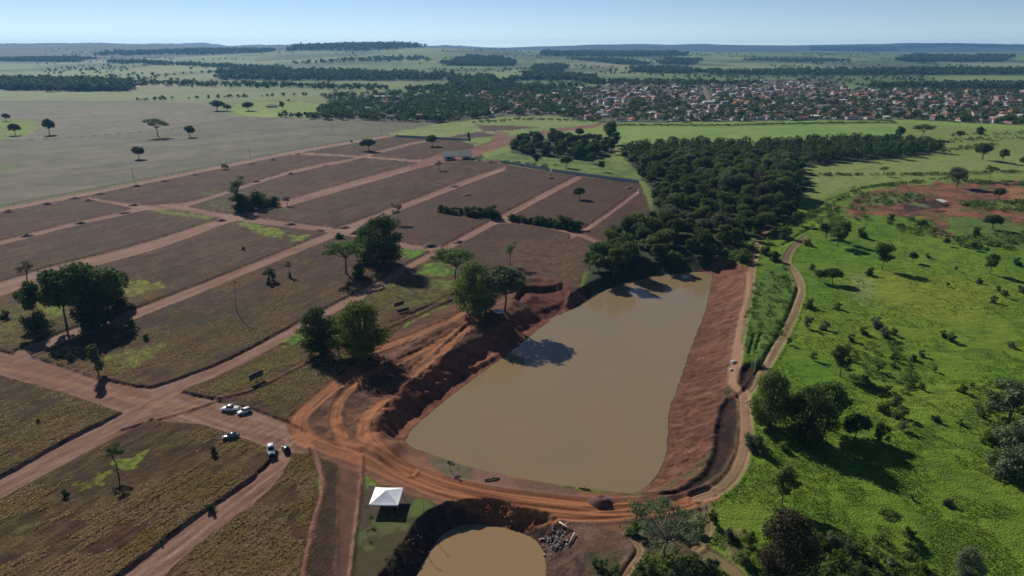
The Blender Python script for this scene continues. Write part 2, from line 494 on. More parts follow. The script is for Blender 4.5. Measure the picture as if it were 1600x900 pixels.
def leaf_mat(name, col, col2, trans=0.25):
    """foliage: two greens mixed by noise and by tree, a share of the light passing through"""
    m, nt, b = new_mat(name)
    N, L = nt.nodes, nt.links
    geo = N.new("ShaderNodeNewGeometry"); oi = N.new("ShaderNodeObjectInfo")
    nz = N.new("ShaderNodeTexNoise"); nz.inputs['Scale'].default_value = 0.55; nz.inputs['Detail'].default_value = 4
    L.new(geo.outputs['Position'], nz.inputs['Vector'])
    mr = N.new("ShaderNodeMapRange"); mr.inputs['From Min'].default_value = 0.3; mr.inputs['From Max'].default_value = 0.7
    L.new(nz.outputs['Fac'], mr.inputs['Value'])
    mx = N.new("ShaderNodeMix"); mx.data_type = 'RGBA'; mx.inputs['A'].default_value = (*col, 1); mx.inputs['B'].default_value = (*col2, 1)
    L.new(mr.outputs['Result'], mx.inputs['Factor'])
    hs = N.new("ShaderNodeHueSaturation")
    r1 = N.new("ShaderNodeMapRange"); r1.inputs['To Min'].default_value = 0.7; r1.inputs['To Max'].default_value = 1.3
    L.new(oi.outputs['Random'], r1.inputs['Value']); L.new(r1.outputs['Result'], hs.inputs['Value'])
    r2 = N.new("ShaderNodeMapRange"); r2.inputs['To Min'].default_value = 0.485; r2.inputs['To Max'].default_value = 0.515
    ml = N.new("ShaderNodeMath"); ml.operation = 'FRACT'; m7 = N.new("ShaderNodeMath"); m7.operation = 'MULTIPLY'; m7.inputs[1].default_value = 7.31
    L.new(oi.outputs['Random'], m7.inputs[0]); L.new(m7.outputs[0], ml.inputs[0]); L.new(ml.outputs[0], r2.inputs['Value']); L.new(r2.outputs['Result'], hs.inputs['Hue'])
    L.new(mx.outputs['Result'], hs.inputs['Color'])
    L.new(hs.outputs['Color'], b.inputs['Base Color'])
    b.inputs['Roughness'].default_value = 0.85; b.inputs['Specular IOR Level'].default_value = 0.08
    tr = N.new("ShaderNodeBsdfTranslucent"); L.new(hs.outputs['Color'], tr.inputs['Color'])
    ms = N.new("ShaderNodeMixShader"); ms.inputs[0].default_value = trans
    out = N["Material Output"]
    L.new(b.outputs[0], ms.inputs[1]); L.new(tr.outputs[0], ms.inputs[2]); L.new(ms.outputs[0], out.inputs['Surface'])
    return m
# ---------------------------------------------------------------- the terrain: one height field, split into the pieces of the setting
rows = []
y = -420.0
while y < 60: rows.append(y); y += 60
v = 985.0
while True:
    yy = G(800, v)[1]
    if yy > 3000: break
    rows.append(yy); v -= 1.28
while rows[-1] < 12900: rows.append(rows[-1] * 1.0145)
ROWS = np.array(rows); NR = len(ROWS)
NC = 1090
S = np.linspace(-1, 1, NC)
depth = np.maximum(ROWS, 75) * CP + CAM_H * SP
halfw = depth * 0.7266 * 1.22 + 6
XX = (S[None, :] * halfw[:, None]).ravel()
YY = np.repeat(ROWS, NC)
ZZ = height(XX, YY)
NV = len(XX)
C = np.empty((NV, 3)); R = np.zeros(NV, np.int16)
REG = ['pasture', 'stubble_field', 'building_plot_ground', 'dirt_road', 'pond_bank', 'haul_track', 'farmland', 'town_ground', 'woodland_floor', 'earth_clearing', 'lawn', 'green_crop_field']

def mix(i, m, col):
    """blend the colour (constant or array) into the vertices i by the mask m"""
    m = np.clip(m, 0, 1)[:, None]
    C[i] = C[i] * (1 - m) + np.asarray(col) * m

def lerp3(a, b, t): return np.asarray(a)[None, :] * (1 - t[:, None]) + np.asarray(b)[None, :] * t[:, None]

def poly_paint(pts, col, soft=0.8, jit=1.5, js=4.0, region=None, op=1.0, col2=None, cs=6.0, seed=0, raw=None):
    poly = GP(pts) if raw is None else raw
    if len(poly) < 3: return
    i = bbox_idx(XX, YY, poly, soft + jit + 1)
    if not len(i): return
    d, _ = poly_sd(XX[i], YY[i], poly)
    d = d + jit * 2 * (fbm(XX[i] / js, YY[i] / js, 100 + seed, 3) - 0.5)
    m = sstep(soft, -soft, d)
    c = col if col2 is None else lerp3(col, col2, sstep(0.35, 0.65, fbm(XX[i] / cs, YY[i] / cs, 200 + seed, 4)))
    mix(i, m * op, c)
    if region is not None: R[i[m > 0.5]] = REG.index(region)

def line_paint(pts, w, col, soft=0.4, jit=0.4, region=None, op=1.0, js=2.0, seed=0, raw=None):
    p = gl(pts) if raw is None else raw
    i = bbox_idx(XX, YY, p, w + soft + jit + 1)
    if not len(i): return
    d, _ = line_dist(XX[i], YY[i], p)
    d = d - w + jit * 2 * (fbm(XX[i] / js, YY[i] / js, 300 + seed, 3) - 0.5)
    m = sstep(soft, -soft, d)
    mix(i, m * op, col)
    if region is not None: R[i[m > 0.5]] = REG.index(region)

PAST_A = (0.08, 0.15, 0.012); PAST_B = (0.108, 0.168, 0.017); PAST_D = (0.045, 0.085, 0.016)
SOIL = (0.11, 0.06, 0.038); SOIL2 = (0.14, 0.095, 0.07)
STRAW = (0.19, 0.15, 0.05); LIME = (0.16, 0.21, 0.02)
DUST = (0.385, 0.25, 0.2); REDB = (0.275, 0.145, 0.103)
ORANGE = (0.46, 0.195, 0.085); RED = (0.2, 0.085, 0.055); DRED = (0.13, 0.055, 0.038)

# 0. pasture everywhere
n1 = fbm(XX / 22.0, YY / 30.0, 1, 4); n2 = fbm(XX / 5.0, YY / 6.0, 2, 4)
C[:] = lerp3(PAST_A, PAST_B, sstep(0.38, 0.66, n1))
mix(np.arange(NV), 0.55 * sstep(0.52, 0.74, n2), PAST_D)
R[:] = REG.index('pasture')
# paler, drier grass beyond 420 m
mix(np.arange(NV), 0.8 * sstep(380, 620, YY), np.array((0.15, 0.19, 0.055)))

# far farmland: patchwork of fields, darker on the wooded hills
i = np.nonzero(YY > 1050)[0]
xr = XX[i] * 0.93 + YY[i] * 0.36; yr = YY[i] * 0.93 - XX[i] * 0.36
xr = xr + 120 * (fbm(XX[i] / 500, YY[i] / 500, 7, 2) - .5); yr = yr + 160 * (fbm(XX[i] / 500, YY[i] / 500, 8, 2) - .5)
cell = hash2(np.floor(xr / 520), np.floor(yr / 760), 11)
pal = np.array([(0.15, 0.205, 0.07), (0.19, 0.22, 0.09), (0.125, 0.18, 0.055), (0.17, 0.22, 0.07), (0.22, 0.215, 0.12), (0.18, 0.22, 0.08), (0.14, 0.19, 0.06)])
cf = pal[(cell * 6.99).astype(int)]
mix(i, sstep(1100, 1500, YY[i]), cf)
mix(i, 0.5 * sstep(0.45, 0.7, fbm(XX[i] / 160, YY[i] / 260, 13, 4)), (0.10, 0.15, 0.05))
R[i[YY[i] > 1500]] = REG.index('farmland')
hill = np.maximum(sstep(6300, 7000, YY[i]) * sstep(-700, -1700, XX[i]), sstep(7600, 9000, YY[i])) * (.8 + .2 * sstep(0.3, 0.42, fbm(XX[i] / 500, YY[i] / 700, 15, 4)))
mix(i, hill * 0.95, (0.03, 0.045, 0.03))
mix(i, 0.75 * sstep(0.54, 0.62, fbm(XX[i] / 330 + 5, YY[i] / 520, 16, 4)) * sstep(1900, 2600, YY[i]), (0.05, 0.075, 0.03))

# stubble fields
poly_paint([(-420, 400), (0, 322), (140, 297), (300, 266), (450, 236.5), (600, 211), (690, 193), (640, 188), (480, 183.5), (372, 181.5), (250, 201), (0, 216), (-420, 230)],
           (0.165, 0.16, 0.105), 2, 2, 9, 'stubble_field', 1, (0.21, 0.198, 0.135), 30, 1)
poly_paint([(-420, 232), (0, 219), (100, 214), (250, 203), (370, 184.5), (330, 166), (300, 160), (0, 160.5), (-420, 162)], (0.235, 0.205, 0.165), 3, 2, 9, 'stubble_field', 1, (0.21, 0.2, 0.14), 40, 2)
i = np.nonzero(R == REG.index('stubble_field'))[0]
ca, sa = math.cos(math.radians(38)), math.sin(math.radians(38))
st = fbm((XX[i] * ca + YY[i] * sa) / 160, (-XX[i] * sa + YY[i] * ca) / 7, 95, 4)
C[i] *= (0.72 + 0.56 * st)[:, None]
mix(i, 0.5 * sstep(.5, .68, fbm(XX[i] / 60, YY[i] / 90, 96, 4)), (0.15, 0.16, 0.085))
line_paint([(-420, 233.5), (0, 220), (100, 215), (250, 204), (320, 193), (372, 184)], 2.0, (0.05, 0.055, 0.03), 1, .6)
poly_paint([(-300, 185), (0, 185), (52, 186), (66, 196), (40, 212), (0, 218), (-300, 232)], (0.13, 0.19, 0.03), 3, 4, 12, 'pasture', 1, (0.09, 0.13, 0.03), 12, 3)
poly_paint([(0, 160), (300, 160), (345, 170), (120, 168), (0, 172)], (0.16, 0.19, 0.08), 10, 12, 40, None, .6)
poly_paint([(-20, 258), (30, 256), (40, 262), (0, 268)], (0.13, 0.2, 0.04), 4, 4, 8, None, .7)
# verge of lush grass between stubble and the lots
line_paint([(300, 262), (380, 250), (450, 236), (520, 223), (600, 208.5), (690, 193)], 7.0, (0.2, 0.225, 0.1), 6, 3, None, .75, 40)
line_paint([(150, 290), (230, 276), (300, 262)], 4.0, (0.19, 0.2, 0.1), 4, 2, None, .6, 40)
# far-left and centre fields behind the stubble
poly_paint([(-300, 140), (0, 141), (160, 143), (300, 141), (520, 150), (500, 157), (200, 158), (0, 160), (-300, 160)], (0.165, 0.195, 0.08), 8, 10, 60, 'farmland', 1, (0.14, 0.18, 0.06), 60, 4)
poly_paint([(215, 157), (330, 142), (520, 150), (470, 158)], (0.145, 0.19, 0.06), 6, 6, 40, 'farmland')
line_paint([(0, 159.5), (160, 159.5), (300, 159), (480, 158)], 4, (0.07, 0.09, 0.04), 2, 2)
poly_paint([(372, 160), (470, 158), (500, 163), (495, 176), (480, 184), (390, 182), (360, 172)], (0.15, 0.235, 0.04), 4, 5, 20, 'pasture', 1, (0.19, 0.25, 0.06), 20, 5)

# lots (bare, mown earth with straw and weeds)
LOTS = [(-420, 400), (0, 324), (140, 299), (300, 268), (450, 238), (600, 212.5), (700, 214), (740, 226), (760, 250), (800, 259), (870, 270), (1000, 287), (1022, 345), (960, 360), (942, 385), (915, 420),
        (905, 445), (840, 436), (760, 452), (640, 503), (560, 566), (470, 655), (490, 700), (500, 780), (470, 960), (100, 1040), (-420, 1040)]
poly_paint(LOTS, SOIL, 1.0, 1.5, 5, 'building_plot_ground', 1, (0.135, 0.08, 0.052), 14, 6)
LP = GP(LOTS)
i = bbox_idx(XX, YY, LP, 1); i = i[inside(XX[i], YY[i], LP)]
xi, yi = XX[i], YY[i]
# furrows follow the streets; tilt of the streets on the ground:
ex, ey = G(405, 742); fx, fy = G(195, 893)
ANG = math.atan2(ey - fy, ex - fx)
al = xi * math.cos(ANG) + yi * math.sin(ANG); ac = -xi * math.sin(ANG) + yi * math.cos(ANG)
near = sstep(330, 190, yi)
st = fbm(al / 9.0, ac / 2.2, 81, 4); st2 = fbm(xi / 26.0, yi / 26.0, 83, 3)
mix(i, near * sstep(0.44, 0.66, st) * sstep(0.36, 0.6, st2) * 0.85, lerp3(STRAW, (0.13, 0.13, 0.035), sstep(0.4, 0.6, fbm(xi / 8, yi / 8, 84, 3))))
mix(i, near * 0.35 * sstep(0.53, 0.64, fbm(xi / 17.0, yi / 15.0, 93, 5)), (0.24, 0.185, 0.07))
mix(i, near * 0.45 * sstep(0.53, 0.7, fbm(xi / 11.0, yi / 11.0, 85, 4)), (0.075, 0.085, 0.03))
mix(i, (1 - near) * 0.5 * sstep(0.5, 0.72, fbm(al / 20.0, ac / 5.0, 86, 4)), (0.175, 0.11, 0.07))
mix(i, (1 - near) * 0.55 * sstep(0.54, 0.68, fbm(al / 24.0, ac / 3.0, 90, 4)), (0.21, 0.155, 0.075))
mix(i, (1 - near) * 0.6 * sstep(0.56, 0.7, fbm(xi / 12.0, yi / 14.0, 92, 4)), (0.07, 0.045, 0.032))
mix(i, 0.4 * sstep(0.52, 0.68, fbm(xi / 45.0, yi / 45.0, 87, 3)) , (0.125, 0.1, 0.05))
C[i] *= (0.6 + 0.8 * fbm(xi / 3.5, yi / 4.5, 89, 4))[:, None]
ZZ[i] += near * 0.3 * (st - 0.5) + 0.22 * (vnoise(al / 3.0, ac / 1.1, 88) - 0.5) * sstep(260, 150, yi)
# the warm, tan lots towards the wood
poly_paint([(560, 350), (700, 300), (790, 262), (1000, 290), (1020, 345), (940, 385), (900, 440), (760, 430), (640, 384)], (0.165, 0.105, 0.078), 12, 10, 20, None, 0.75, (0.13, 0.085, 0.064), 16, 7)
poly_paint([(800, 375), (900, 365), (940, 385), (905, 438), (830, 430), (770, 420)], (0.25, 0.16, 0.12), 6, 6, 8, None, 0.7, (0.15, 0.1, 0.075), 3, 8)
# green weeds, patch by patch
for k, (p, c, o) in enumerate([
        ([(368, 350), (385, 347), (445, 361), (440, 370), (415, 369)], LIME, 1), ([(448, 368), (485, 366), (470, 377), (452, 376)], LIME, .8),
        ([(232, 331), (250, 327), (335, 339), (330, 343), (300, 341)], (0.15, 0.18, 0.03), .9), ([(310, 300), (350, 296), (360, 330), (330, 328)], (0.14, 0.16, 0.04), .7),
        ([(628, 388), (640, 384), (662, 391), (655, 403), (630, 403)], (0.1, 0.2, 0.015), 1), ([(660, 412), (690, 410), (712, 425), (690, 432), (655, 428)], (0.1, 0.2, 0.015), 1),
        ([(672, 438), (712, 437), (712, 450), (680, 450)], (0.1, 0.2, 0.015), 1), ([(560, 465), (610, 440), (680, 432), (720, 440), (690, 470), (600, 490)], (0.12, 0.135, 0.03), .8),
        ([(575, 462), (610, 448), (625, 460), (590, 474)], (0.21, 0.19, 0.025), .9), ([(0, 480), (60, 470), (110, 480), (100, 520), (30, 540), (-40, 545)], (0.17, 0.17, 0.03), .9),
        ([(58, 462), (95, 455), (102, 490), (75, 500)], (0.14, 0.22, 0.015), .9), ([(160, 443), (220, 436), (265, 446), (215, 462), (170, 470)], (0.18, 0.2, 0.02), .9),
        ([(165, 556), (215, 545), (255, 535), (240, 560), (195, 580), (170, 572)], (0.15, 0.19, 0.02), .85), ([(308, 608), (390, 570), (500, 520), (505, 545), (400, 600), (345, 616)], (0.19, 0.18, 0.03), .85),
        ([(440, 530), (480, 515), (478, 530), (445, 540)], (0.1, 0.2, 0.015), 1), ([(490, 575), (520, 560), (560, 558), (500, 600), (420, 630)], (0.13, 0.13, 0.04), .7),
        ([(405, 610), (470, 585), (478, 600), (420, 630)], (0.2, 0.18, 0.035), .85), ([(648, 490), (690, 474), (692, 480), (655, 498)], (0.1, 0.2, 0.02), 1),
        ([(183, 722), (225, 708), (228, 722), (205, 735), (188, 733)], LIME, 1), ([(120, 755), (170, 738), (178, 748), (130, 765)], (0.16, 0.18, 0.02), .8),
        ([(0, 800), (60, 780), (80, 800), (0, 840)], (0.15, 0.14, 0.04), .6), ([(230, 690), (290, 668), (320, 680), (250, 700)], (0.16, 0.15, 0.03), .8),
        ([(0, 640), (60, 620), (110, 640), (40, 700), (0, 715)], (0.1, 0.1, 0.04), .6), ([(60, 500), (220, 470), (330, 480), (300, 520), (120, 540)], (0.1, 0.085, 0.04), .5),
        ([(280, 500), (380, 470), (440, 480), (350, 530)], (0.11, 0.1, 0.04), .6), ([(430, 325), (460, 322), (450, 331)], (0.15, 0.18, 0.04), .7)]):
    poly_paint(p, c, 1.0, 4.0, 2.6, None, o, tuple(0.5 * q for q in c), 1.8, 20 + k)

# pale dividing lines between neighbouring lots
for p in ([(70, 505), (240, 420), (400, 375), (480, 360)], [(235, 420), (330, 396), (470, 362)], [(140, 912), (290, 832), (385, 747), (415, 716)], [(0, 800), (180, 700), (240, 668)], [(440, 318), (560, 275), (660, 246)]):
    line_paint(p, 0.7, (0.19, 0.15, 0.07), .6, .8, None, .55, 3)

line_paint([(-200, 362), (0, 321), (140, 296), (300, 265), (450, 235.5), (600, 210)], 1.5, (0.1, 0.06, 0.045), .6, .5, None, .9)
# the roads
for k, (poly, tone) in ROAD_POLY.items():
    i = bbox_idx(XX, YY, poly, 3)
    if not len(i): continue
    d, _ = poly_sd(XX[i], YY[i], poly)
    d = d + 2.0 * (fbm(XX[i] / 3.0, YY[i] / 3.0, 401, 4) - 0.5)
    m = sstep(0.45, -0.45, d)
    # wheel streaks along the street
    stre = fbm((XX[i] * math.cos(ANG) + YY[i] * math.sin(ANG)) / 26.0, (-XX[i] * math.sin(ANG) + YY[i] * math.cos(ANG)) / 1.3, 402, 3)
    if k in 'AJQP': stre = fbm((XX[i] * 0.88 - YY[i] * 0.47) / 26.0, (XX[i] * 0.47 + YY[i] * 0.88) / 1.5, 403, 3)
    c = lerp3(DUST, REDB, np.clip(tone + 2.4 * (stre - 0.5) + 1.2 * (fbm(XX[i] / 15, YY[i] / 15, 404, 3) - .5), 0, 1))
    mix(i, m, c)
    R[i[m > 0.5]] = REG.index('dirt_road')
line_paint([(0, 573), (60, 585), (130, 602), (200, 618), (270, 632), (300, 632)], 1.2, (0.42, 0.24, 0.15), .8, .8, None, .6)

# strips east of the near lots: weeds, red strip, drains
poly_paint([(497, 700), (565, 715), (565, 760), (556, 830), (545, 940), (468, 960), (490, 820), (506, 765)], (0.115, 0.07, 0.055), 1, 1, 3, 'building_plot_ground', 1, (0.08, 0.07, 0.04), 3, 50)
poly_paint([(528, 720), (562, 720), (556, 830), (545, 940), (520, 940), (527, 830)], (0.2, 0.1, 0.075), .8, .8, 3, 'dirt_road', 1, (0.16, 0.085, 0.065), 3, 51)
for p in ([(487, 690), (495, 715), (503, 745), (505, 765), (490, 820), (478, 880), (470, 920)], [(566, 715), (564, 760), (556, 830), (548, 900), (545, 930)]):
    line_paint(p, 0.65, (0.37, 0.2, 0.15), .3, .3)
line_paint([(190, 668), (250, 651), (300, 637), (345, 622), (400, 607), (500, 556), (548, 538)], 0.7, (0.33, 0.19, 0.14), .35, .3)
line_paint([(545, 541), (600, 517), (650, 495), (700, 471), (742, 452)], 0.9, (0.16, 0.07, 0.048), .3, .3); line_paint([(612, 503), (660, 482), (705, 458)], .6, (0.14, 0.065, 0.048), .3, .3)
# lawn with the tent
poly_paint([(568, 765), (640, 765), (695, 790), (690, 820), (640, 905), (630, 950), (545, 950), (556, 830)], (0.145, 0.125, 0.06), 1, 1.2, 3, 'lawn', 1, (0.105, 0.12, 0.045), 5, 52)
poly_paint([(640, 780), (665, 775), (672, 795), (655, 808), (643, 800)], (0.1, 0.15, 0.03), 1, 1, 2, None, .8)
poly_paint([(572, 755), (650, 768), (645, 790), (590, 800), (566, 830), (566, 770)], (0.185, 0.125, 0.105), 1, 1, 2, None, .7)

# earth round the pond
poly_paint([(560, 566), (640, 505), (760, 452), (830, 436), (900, 440), (920, 470), (760, 600), (640, 690), (600, 706), (500, 705), (462, 680), (468, 648)], (0.2, 0.1, 0.066), 1, 1.5, 4, 'pond_bank', 1, (0.11, 0.062, 0.045), 3.5, 60)
poly_paint([(470, 680), (520, 690), (640, 700), (740, 728), (900, 765), (1000, 775), (1090, 765), (1130, 765), (1100, 790), (1000, 815), (960, 850), (880, 830), (840, 815), (700, 795), (620, 765), (560, 740), (500, 715)],
           (0.36, 0.17, 0.1), 1, 1.2, 4, 'haul_track', 1, (0.28, 0.13, 0.085), 5, 61)
poly_paint([(850, 820), (905, 815), (985, 838), (1000, 860), (980, 960), (850, 960), (842, 880)], (0.29, 0.175, 0.135), 1, 1.2, 3, 'pond_bank', 1, (0.22, 0.12, 0.09), 4, 62)
poly_paint([(960, 800), (1100, 785), (1115, 830), (1090, 880), (1010, 885), (985, 840)], (0.2, 0.13, 0.095), 2, 3, 4, 'pond_bank', .9, (0.1, 0.1, 0.05), 4, 63)
poly_paint([(1000, 870), (1080, 862), (1140, 910), (1140, 960), (980, 960)], (0.07, 0.08, 0.025), 2, 3, 4, 'pasture', .9, (0.12, 0.12, 0.03), 4, 64)
poly_paint([(910, 865), (985, 860), (965, 905), (920, 905)], (0.09, 0.09, 0.04), 2, 2, 3, None, .8)
poly_paint([(1110, 835), (1165, 828), (1180, 870), (1150, 885)], (0.22, 0.14, 0.1), 2, 2, 2, None, .7)
for poly, wz in ((POND, WATER_Z), (POND2, WATER2_Z)):
    i = bbox_idx(XX, YY, poly, 24)
    xi, yi = XX[i], YY[i]
    d, par = poly_sd(xi, yi, poly)
    n = len(poly); k = par.astype(int) % n; f = par - np.floor(par)
    w = poly[k, 2] * (1 - f) + poly[(k + 1) % n, 2] * f
    band = sstep(w + .8, w - .8, d + 1.2 * (fbm(xi / 2, yi / 2, 501, 3) - .5))
    wx = xi + 2.5 * (fbm(xi / 6, yi / 6, 64, 3) - .5); wy = yi + 2.2 * (fbm(xi / 7, yi / 7, 65, 3) - .5)
    gul = .5 * vnoise((wy - 0.18 * wx) / 1.25, (wx + 0.2 * wy) / 8.0, 66) + .5 * fbm(wx / 2.5, wy / 1.5, 67, 4)
    if poly is POND:
        c = lerp3(RED, (0.36, 0.165, 0.105), sstep(0.3, 0.8, 0.55 * gul + 0.45 * fbm(xi / 6, yi / 6, 502, 3)))
    else:
        c = lerp3((0.1, 0.06, 0.048), (0.2, 0.115, 0.085), sstep(0.4, 0.7, fbm(xi / 2, yi / 2, 503, 4)))
    mix(i, band, c)
    R[i[(band > 0.5)]] = REG.index('pond_bank')
    # damp rim and pond bed
    mix(i, sstep(0.9, 0.1, d), (0.15, 0.085, 0.06))
    mix(i, sstep(0.1, -0.3, d), (0.12, 0.085, 0.05))
# sandy and weedy shore strips on the dam
poly_paint([(668, 712), (700, 716), (742, 728), (735, 752), (700, 745), (675, 728)], (0.2, 0.175, 0.125), .6, .5, 2, None, .9, (0.16, 0.15, 0.09), 2, 65)
poly_paint([(742, 730), (800, 745), (830, 758), (800, 768), (738, 752)], (0.3, 0.165, 0.125), .6, .6, 2, None, .9)
poly_paint([(800, 748), (900, 764), (905, 776), (820, 770)], (0.21, 0.13, 0.095), .6, .6, 2, None, .8)
line_paint([(985, 772), (1015, 765), (1045, 745), (1085, 728), (1110, 700)], 1.2, (0.13, 0.125, 0.05), .8, 1.2, None, .8)
for p, w, t in HAUL_AND_LIT_W:
    i = bbox_idx(XX, YY, p, w + 2)
    d, par = line_dist(XX[i], YY[i], p)
    jn = fbm(XX[i] / 2, YY[i] / 2, 601, 3)
    m = sstep(0.5, -0.5, d - w + 1.2 * (jn - .5))
    st = fbm(d * 1.6, par / 6.0, 602, 3)
    c = lerp3((0.3, 0.12, 0.06), ORANGE, sstep(0.3, 0.62, st + 0.15 * (t - .7)))
    mix(i, m * (0.55 + 0.45 * t), c)
    if t > 0.75: R[i[(m > 0.5) & (ZZ[i] > -1.2)]] = REG.index('haul_track')
for p, w, t in RTRACK_W:
    i = bbox_idx(XX, YY, p, w + 2)
    d, par = line_dist(XX[i], YY[i], p)
    jn = fbm(XX[i] / 2, YY[i] / 2, 611, 3)
    m = sstep(0.4, -0.4, d - w + 1.0 * (jn - .5))
    st = fbm(d * 1.6, par / 5.0, 612, 3)
    c = lerp3((0.24, 0.14, 0.09), (0.45, 0.28, 0.18), sstep(0.3, 0.65, st))
    mix(i, m * (0.4 + 0.6 * t), c)
    R[i[m > 0.5]] = REG.index('haul_track')
# bare rim between the red bank and the track
poly_paint([(1122, 605), (1146, 602), (1158, 640), (1160, 690), (1148, 730), (1118, 758), (1060, 780), (1000, 786), (1000, 772), (1060, 755), (1100, 732), (1114, 690), (1116, 650)], (0.22, 0.11, 0.075), .8, 1.0, 2, 'pond_bank', 1, (0.15, 0.085, 0.06), 2, 68)
for p, w, t in RTRACK_W[:1]: line_paint(None, w * .8, (0.42, 0.25, 0.16), .5, .8, 'haul_track', .9, raw=p)
# damp dark earth in the first two pits, darker red in the third
for q, (poly, dep) in enumerate(PITS):
    i = bbox_idx(XX, YY, poly, 3)
    d, _ = poly_sd(XX[i], YY[i], poly)
    m = sstep(0.4, -0.6, d + 0.8 * (fbm(XX[i] / 1.5, YY[i] / 1.5, 620, 3) - .5))
    mix(i, m, lerp3((0.04, 0.024, 0.02), (0.075, 0.04, 0.032), sstep(.4, .6, fbm(XX[i] / 1.2, YY[i] / 3.0, 621, 3))) if q < 2 else (0.13, 0.05, 0.036))
# weeds between the two far tracks and the bright pasture beyond
poly_paint([(1180, 440), (1225, 415), (1240, 450), (1225, 520), (1190, 560), (1160, 550), (1165, 490)], (0.055, 0.115, 0.02), 1.5, 1.5, 3, 'pasture', .8, (0.09, 0.14, 0.03), 4, 66)
poly_paint([(1360, 425), (1500, 440), (1560, 470), (1500, 500), (1400, 490), (1330, 455)], (0.16, 0.18, 0.02), 6, 8, 8, None, .7)
poly_paint([(1330, 430), (1365, 440), (1360, 480), (1330, 470)], (0.16, 0.2, 0.08), 3, 4, 4, None, .6)
poly_paint([(1250, 262), (1470, 246), (1620, 240), (1620, 280), (1480, 272), (1350, 288), (1250, 320)], (0.16, 0.195, 0.06), 6, 6, 12, None, .8)
poly_paint([(1200, 700), (1600, 720), (1700, 960), (1150, 960), (1110, 800)], (0.062, 0.11, 0.012), 8, 8, 10, None, .45, (0.09, 0.14, 0.015), 8, 67)
# red clearing
poly_paint([(1320, 322), (1345, 305), (1400, 294), (1480, 286), (1570, 284), (1720, 286), (1720, 372), (1600, 362), (1540, 350), (1505, 338), (1475, 348), (1488, 375), (1470, 376), (1455, 352), (1440, 340), (1380, 338), (1330, 344)],
           (0.36, 0.15, 0.09), 2, 9, 7, 'earth_clearing', 1, (0.16, 0.075, 0.055), 5, 70)
poly_paint([(1440, 335), (1500, 322), (1530, 335), (1480, 345)], (0.36, 0.16, 0.09), 1.5, 2, 4, None, .9)
poly_paint([(1575, 296), (1720, 290), (1720, 320), (1580, 316)], (0.45, 0.22, 0.11), 1.5, 3, 5, None, .9)
poly_paint([(1410, 322), (1470, 312), (1480, 325), (1415, 335)], (0.06, 0.04, 0.035), 1.5, 3, 3, None, .9)
poly_paint([(1345, 312), (1430, 303), (1440, 312), (1380, 322), (1345, 322)], (0.08, 0.115, 0.035), 1.5, 5, 5, None, .9)
poly_paint([(1500, 316), (1720, 314), (1720, 332), (1560, 330), (1510, 325)], (0.075, 0.125, 0.03), 1.5, 4, 5, 'pasture', .95)
poly_paint([(1480, 340), (1560, 345), (1720, 372), (1720, 400), (1560, 390), (1490, 365)], (0.07, 0.12, 0.03), 1.5, 5, 5, 'pasture', .8)
# crop field before the town and the green behind the gate
poly_paint([(962, 196.5), (1100, 197), (1250, 194), (1395, 192), (1420, 205), (1395, 214), (1200, 222), (960, 225), (940, 215)], (0.125, 0.2, 0.04), 3, 3, 15, 'green_crop_field', 1, (0.15, 0.215, 0.055), 40, 71)
poly_paint([(960, 191), (1400, 186), (1600, 196), (1600, 205), (1395, 192), (1250, 194), (1100, 197), (960, 196)], (0.15, 0.225, 0.05), 2, 3, 15, 'pasture', 1)
poly_paint([(760, 184), (850, 181), (940, 190), (930, 200), (820, 205), (690, 215), (600, 210), (690, 193)], (0.13, 0.185, 0.05), 4, 5, 15, 'pasture', 1, (0.17, 0.2, 0.07), 20, 72)
poly_paint([(744, 195), (800, 196), (845, 199), (800, 203), (745, 206), (700, 214), (735, 216), (790, 212), (760, 208)], (0.1, 0.058, 0.048), 3, 4, 8, 'earth_clearing', 1, (0.14, 0.08, 0.06), 10, 73)
poly_paint([(775, 205), (795, 206), (790, 222), (765, 224)], (0.28, 0.16, 0.12), 3, 3, 8, 'dirt_road', 1)
poly_paint([(870, 203), (940, 196), (958, 200), (950, 215), (880, 212)], (0.15, 0.2, 0.05), 3, 3, 8, 'pasture')
poly_paint([(740, 252), (800, 235), (900, 240), (1000, 260), (1010, 285), (870, 267), (760, 250)], (0.12, 0.17, 0.045), 2, 3, 8, 'pasture', 1, (0.07, 0.115, 0.03), 12, 74)
ROAD_AGAIN = ROAD_POLY['gate'][0]
poly_paint(None, (0.31, 0.165, 0.12), 1, 1, 5, 'dirt_road', 1, (0.25, 0.13, 0.1), 10, 75, raw=ROAD_AGAIN)
poly_paint(None, (0.36, 0.17, 0.11), 1, 1, 5, 'dirt_road', 1, raw=ROAD_POLY['lane'][0])
# wood floors
WOOD_MAIN = [(970, 240), (1000, 236), (1060, 231), (1150, 233), (1260, 228), (1390, 224), (1450, 230), (1466, 241), (1400, 250), (1255, 262), (1258, 300), (1235, 342), (1165, 380), (1115, 408), (1060, 424), (985, 440), (955, 455), (925, 462), (912, 440), (925, 405), (960, 372), (1020, 348), (1018, 300), (990, 262)]
WOOD_GATE = [(795, 225), (830, 215), (930, 220), (962, 225), (955, 246), (900, 250), (850, 246), (800, 240)]
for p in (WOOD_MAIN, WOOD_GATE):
    poly_paint(p, (0.03, 0.04, 0.018), 2, 2, 4, 'woodland_floor', 1)
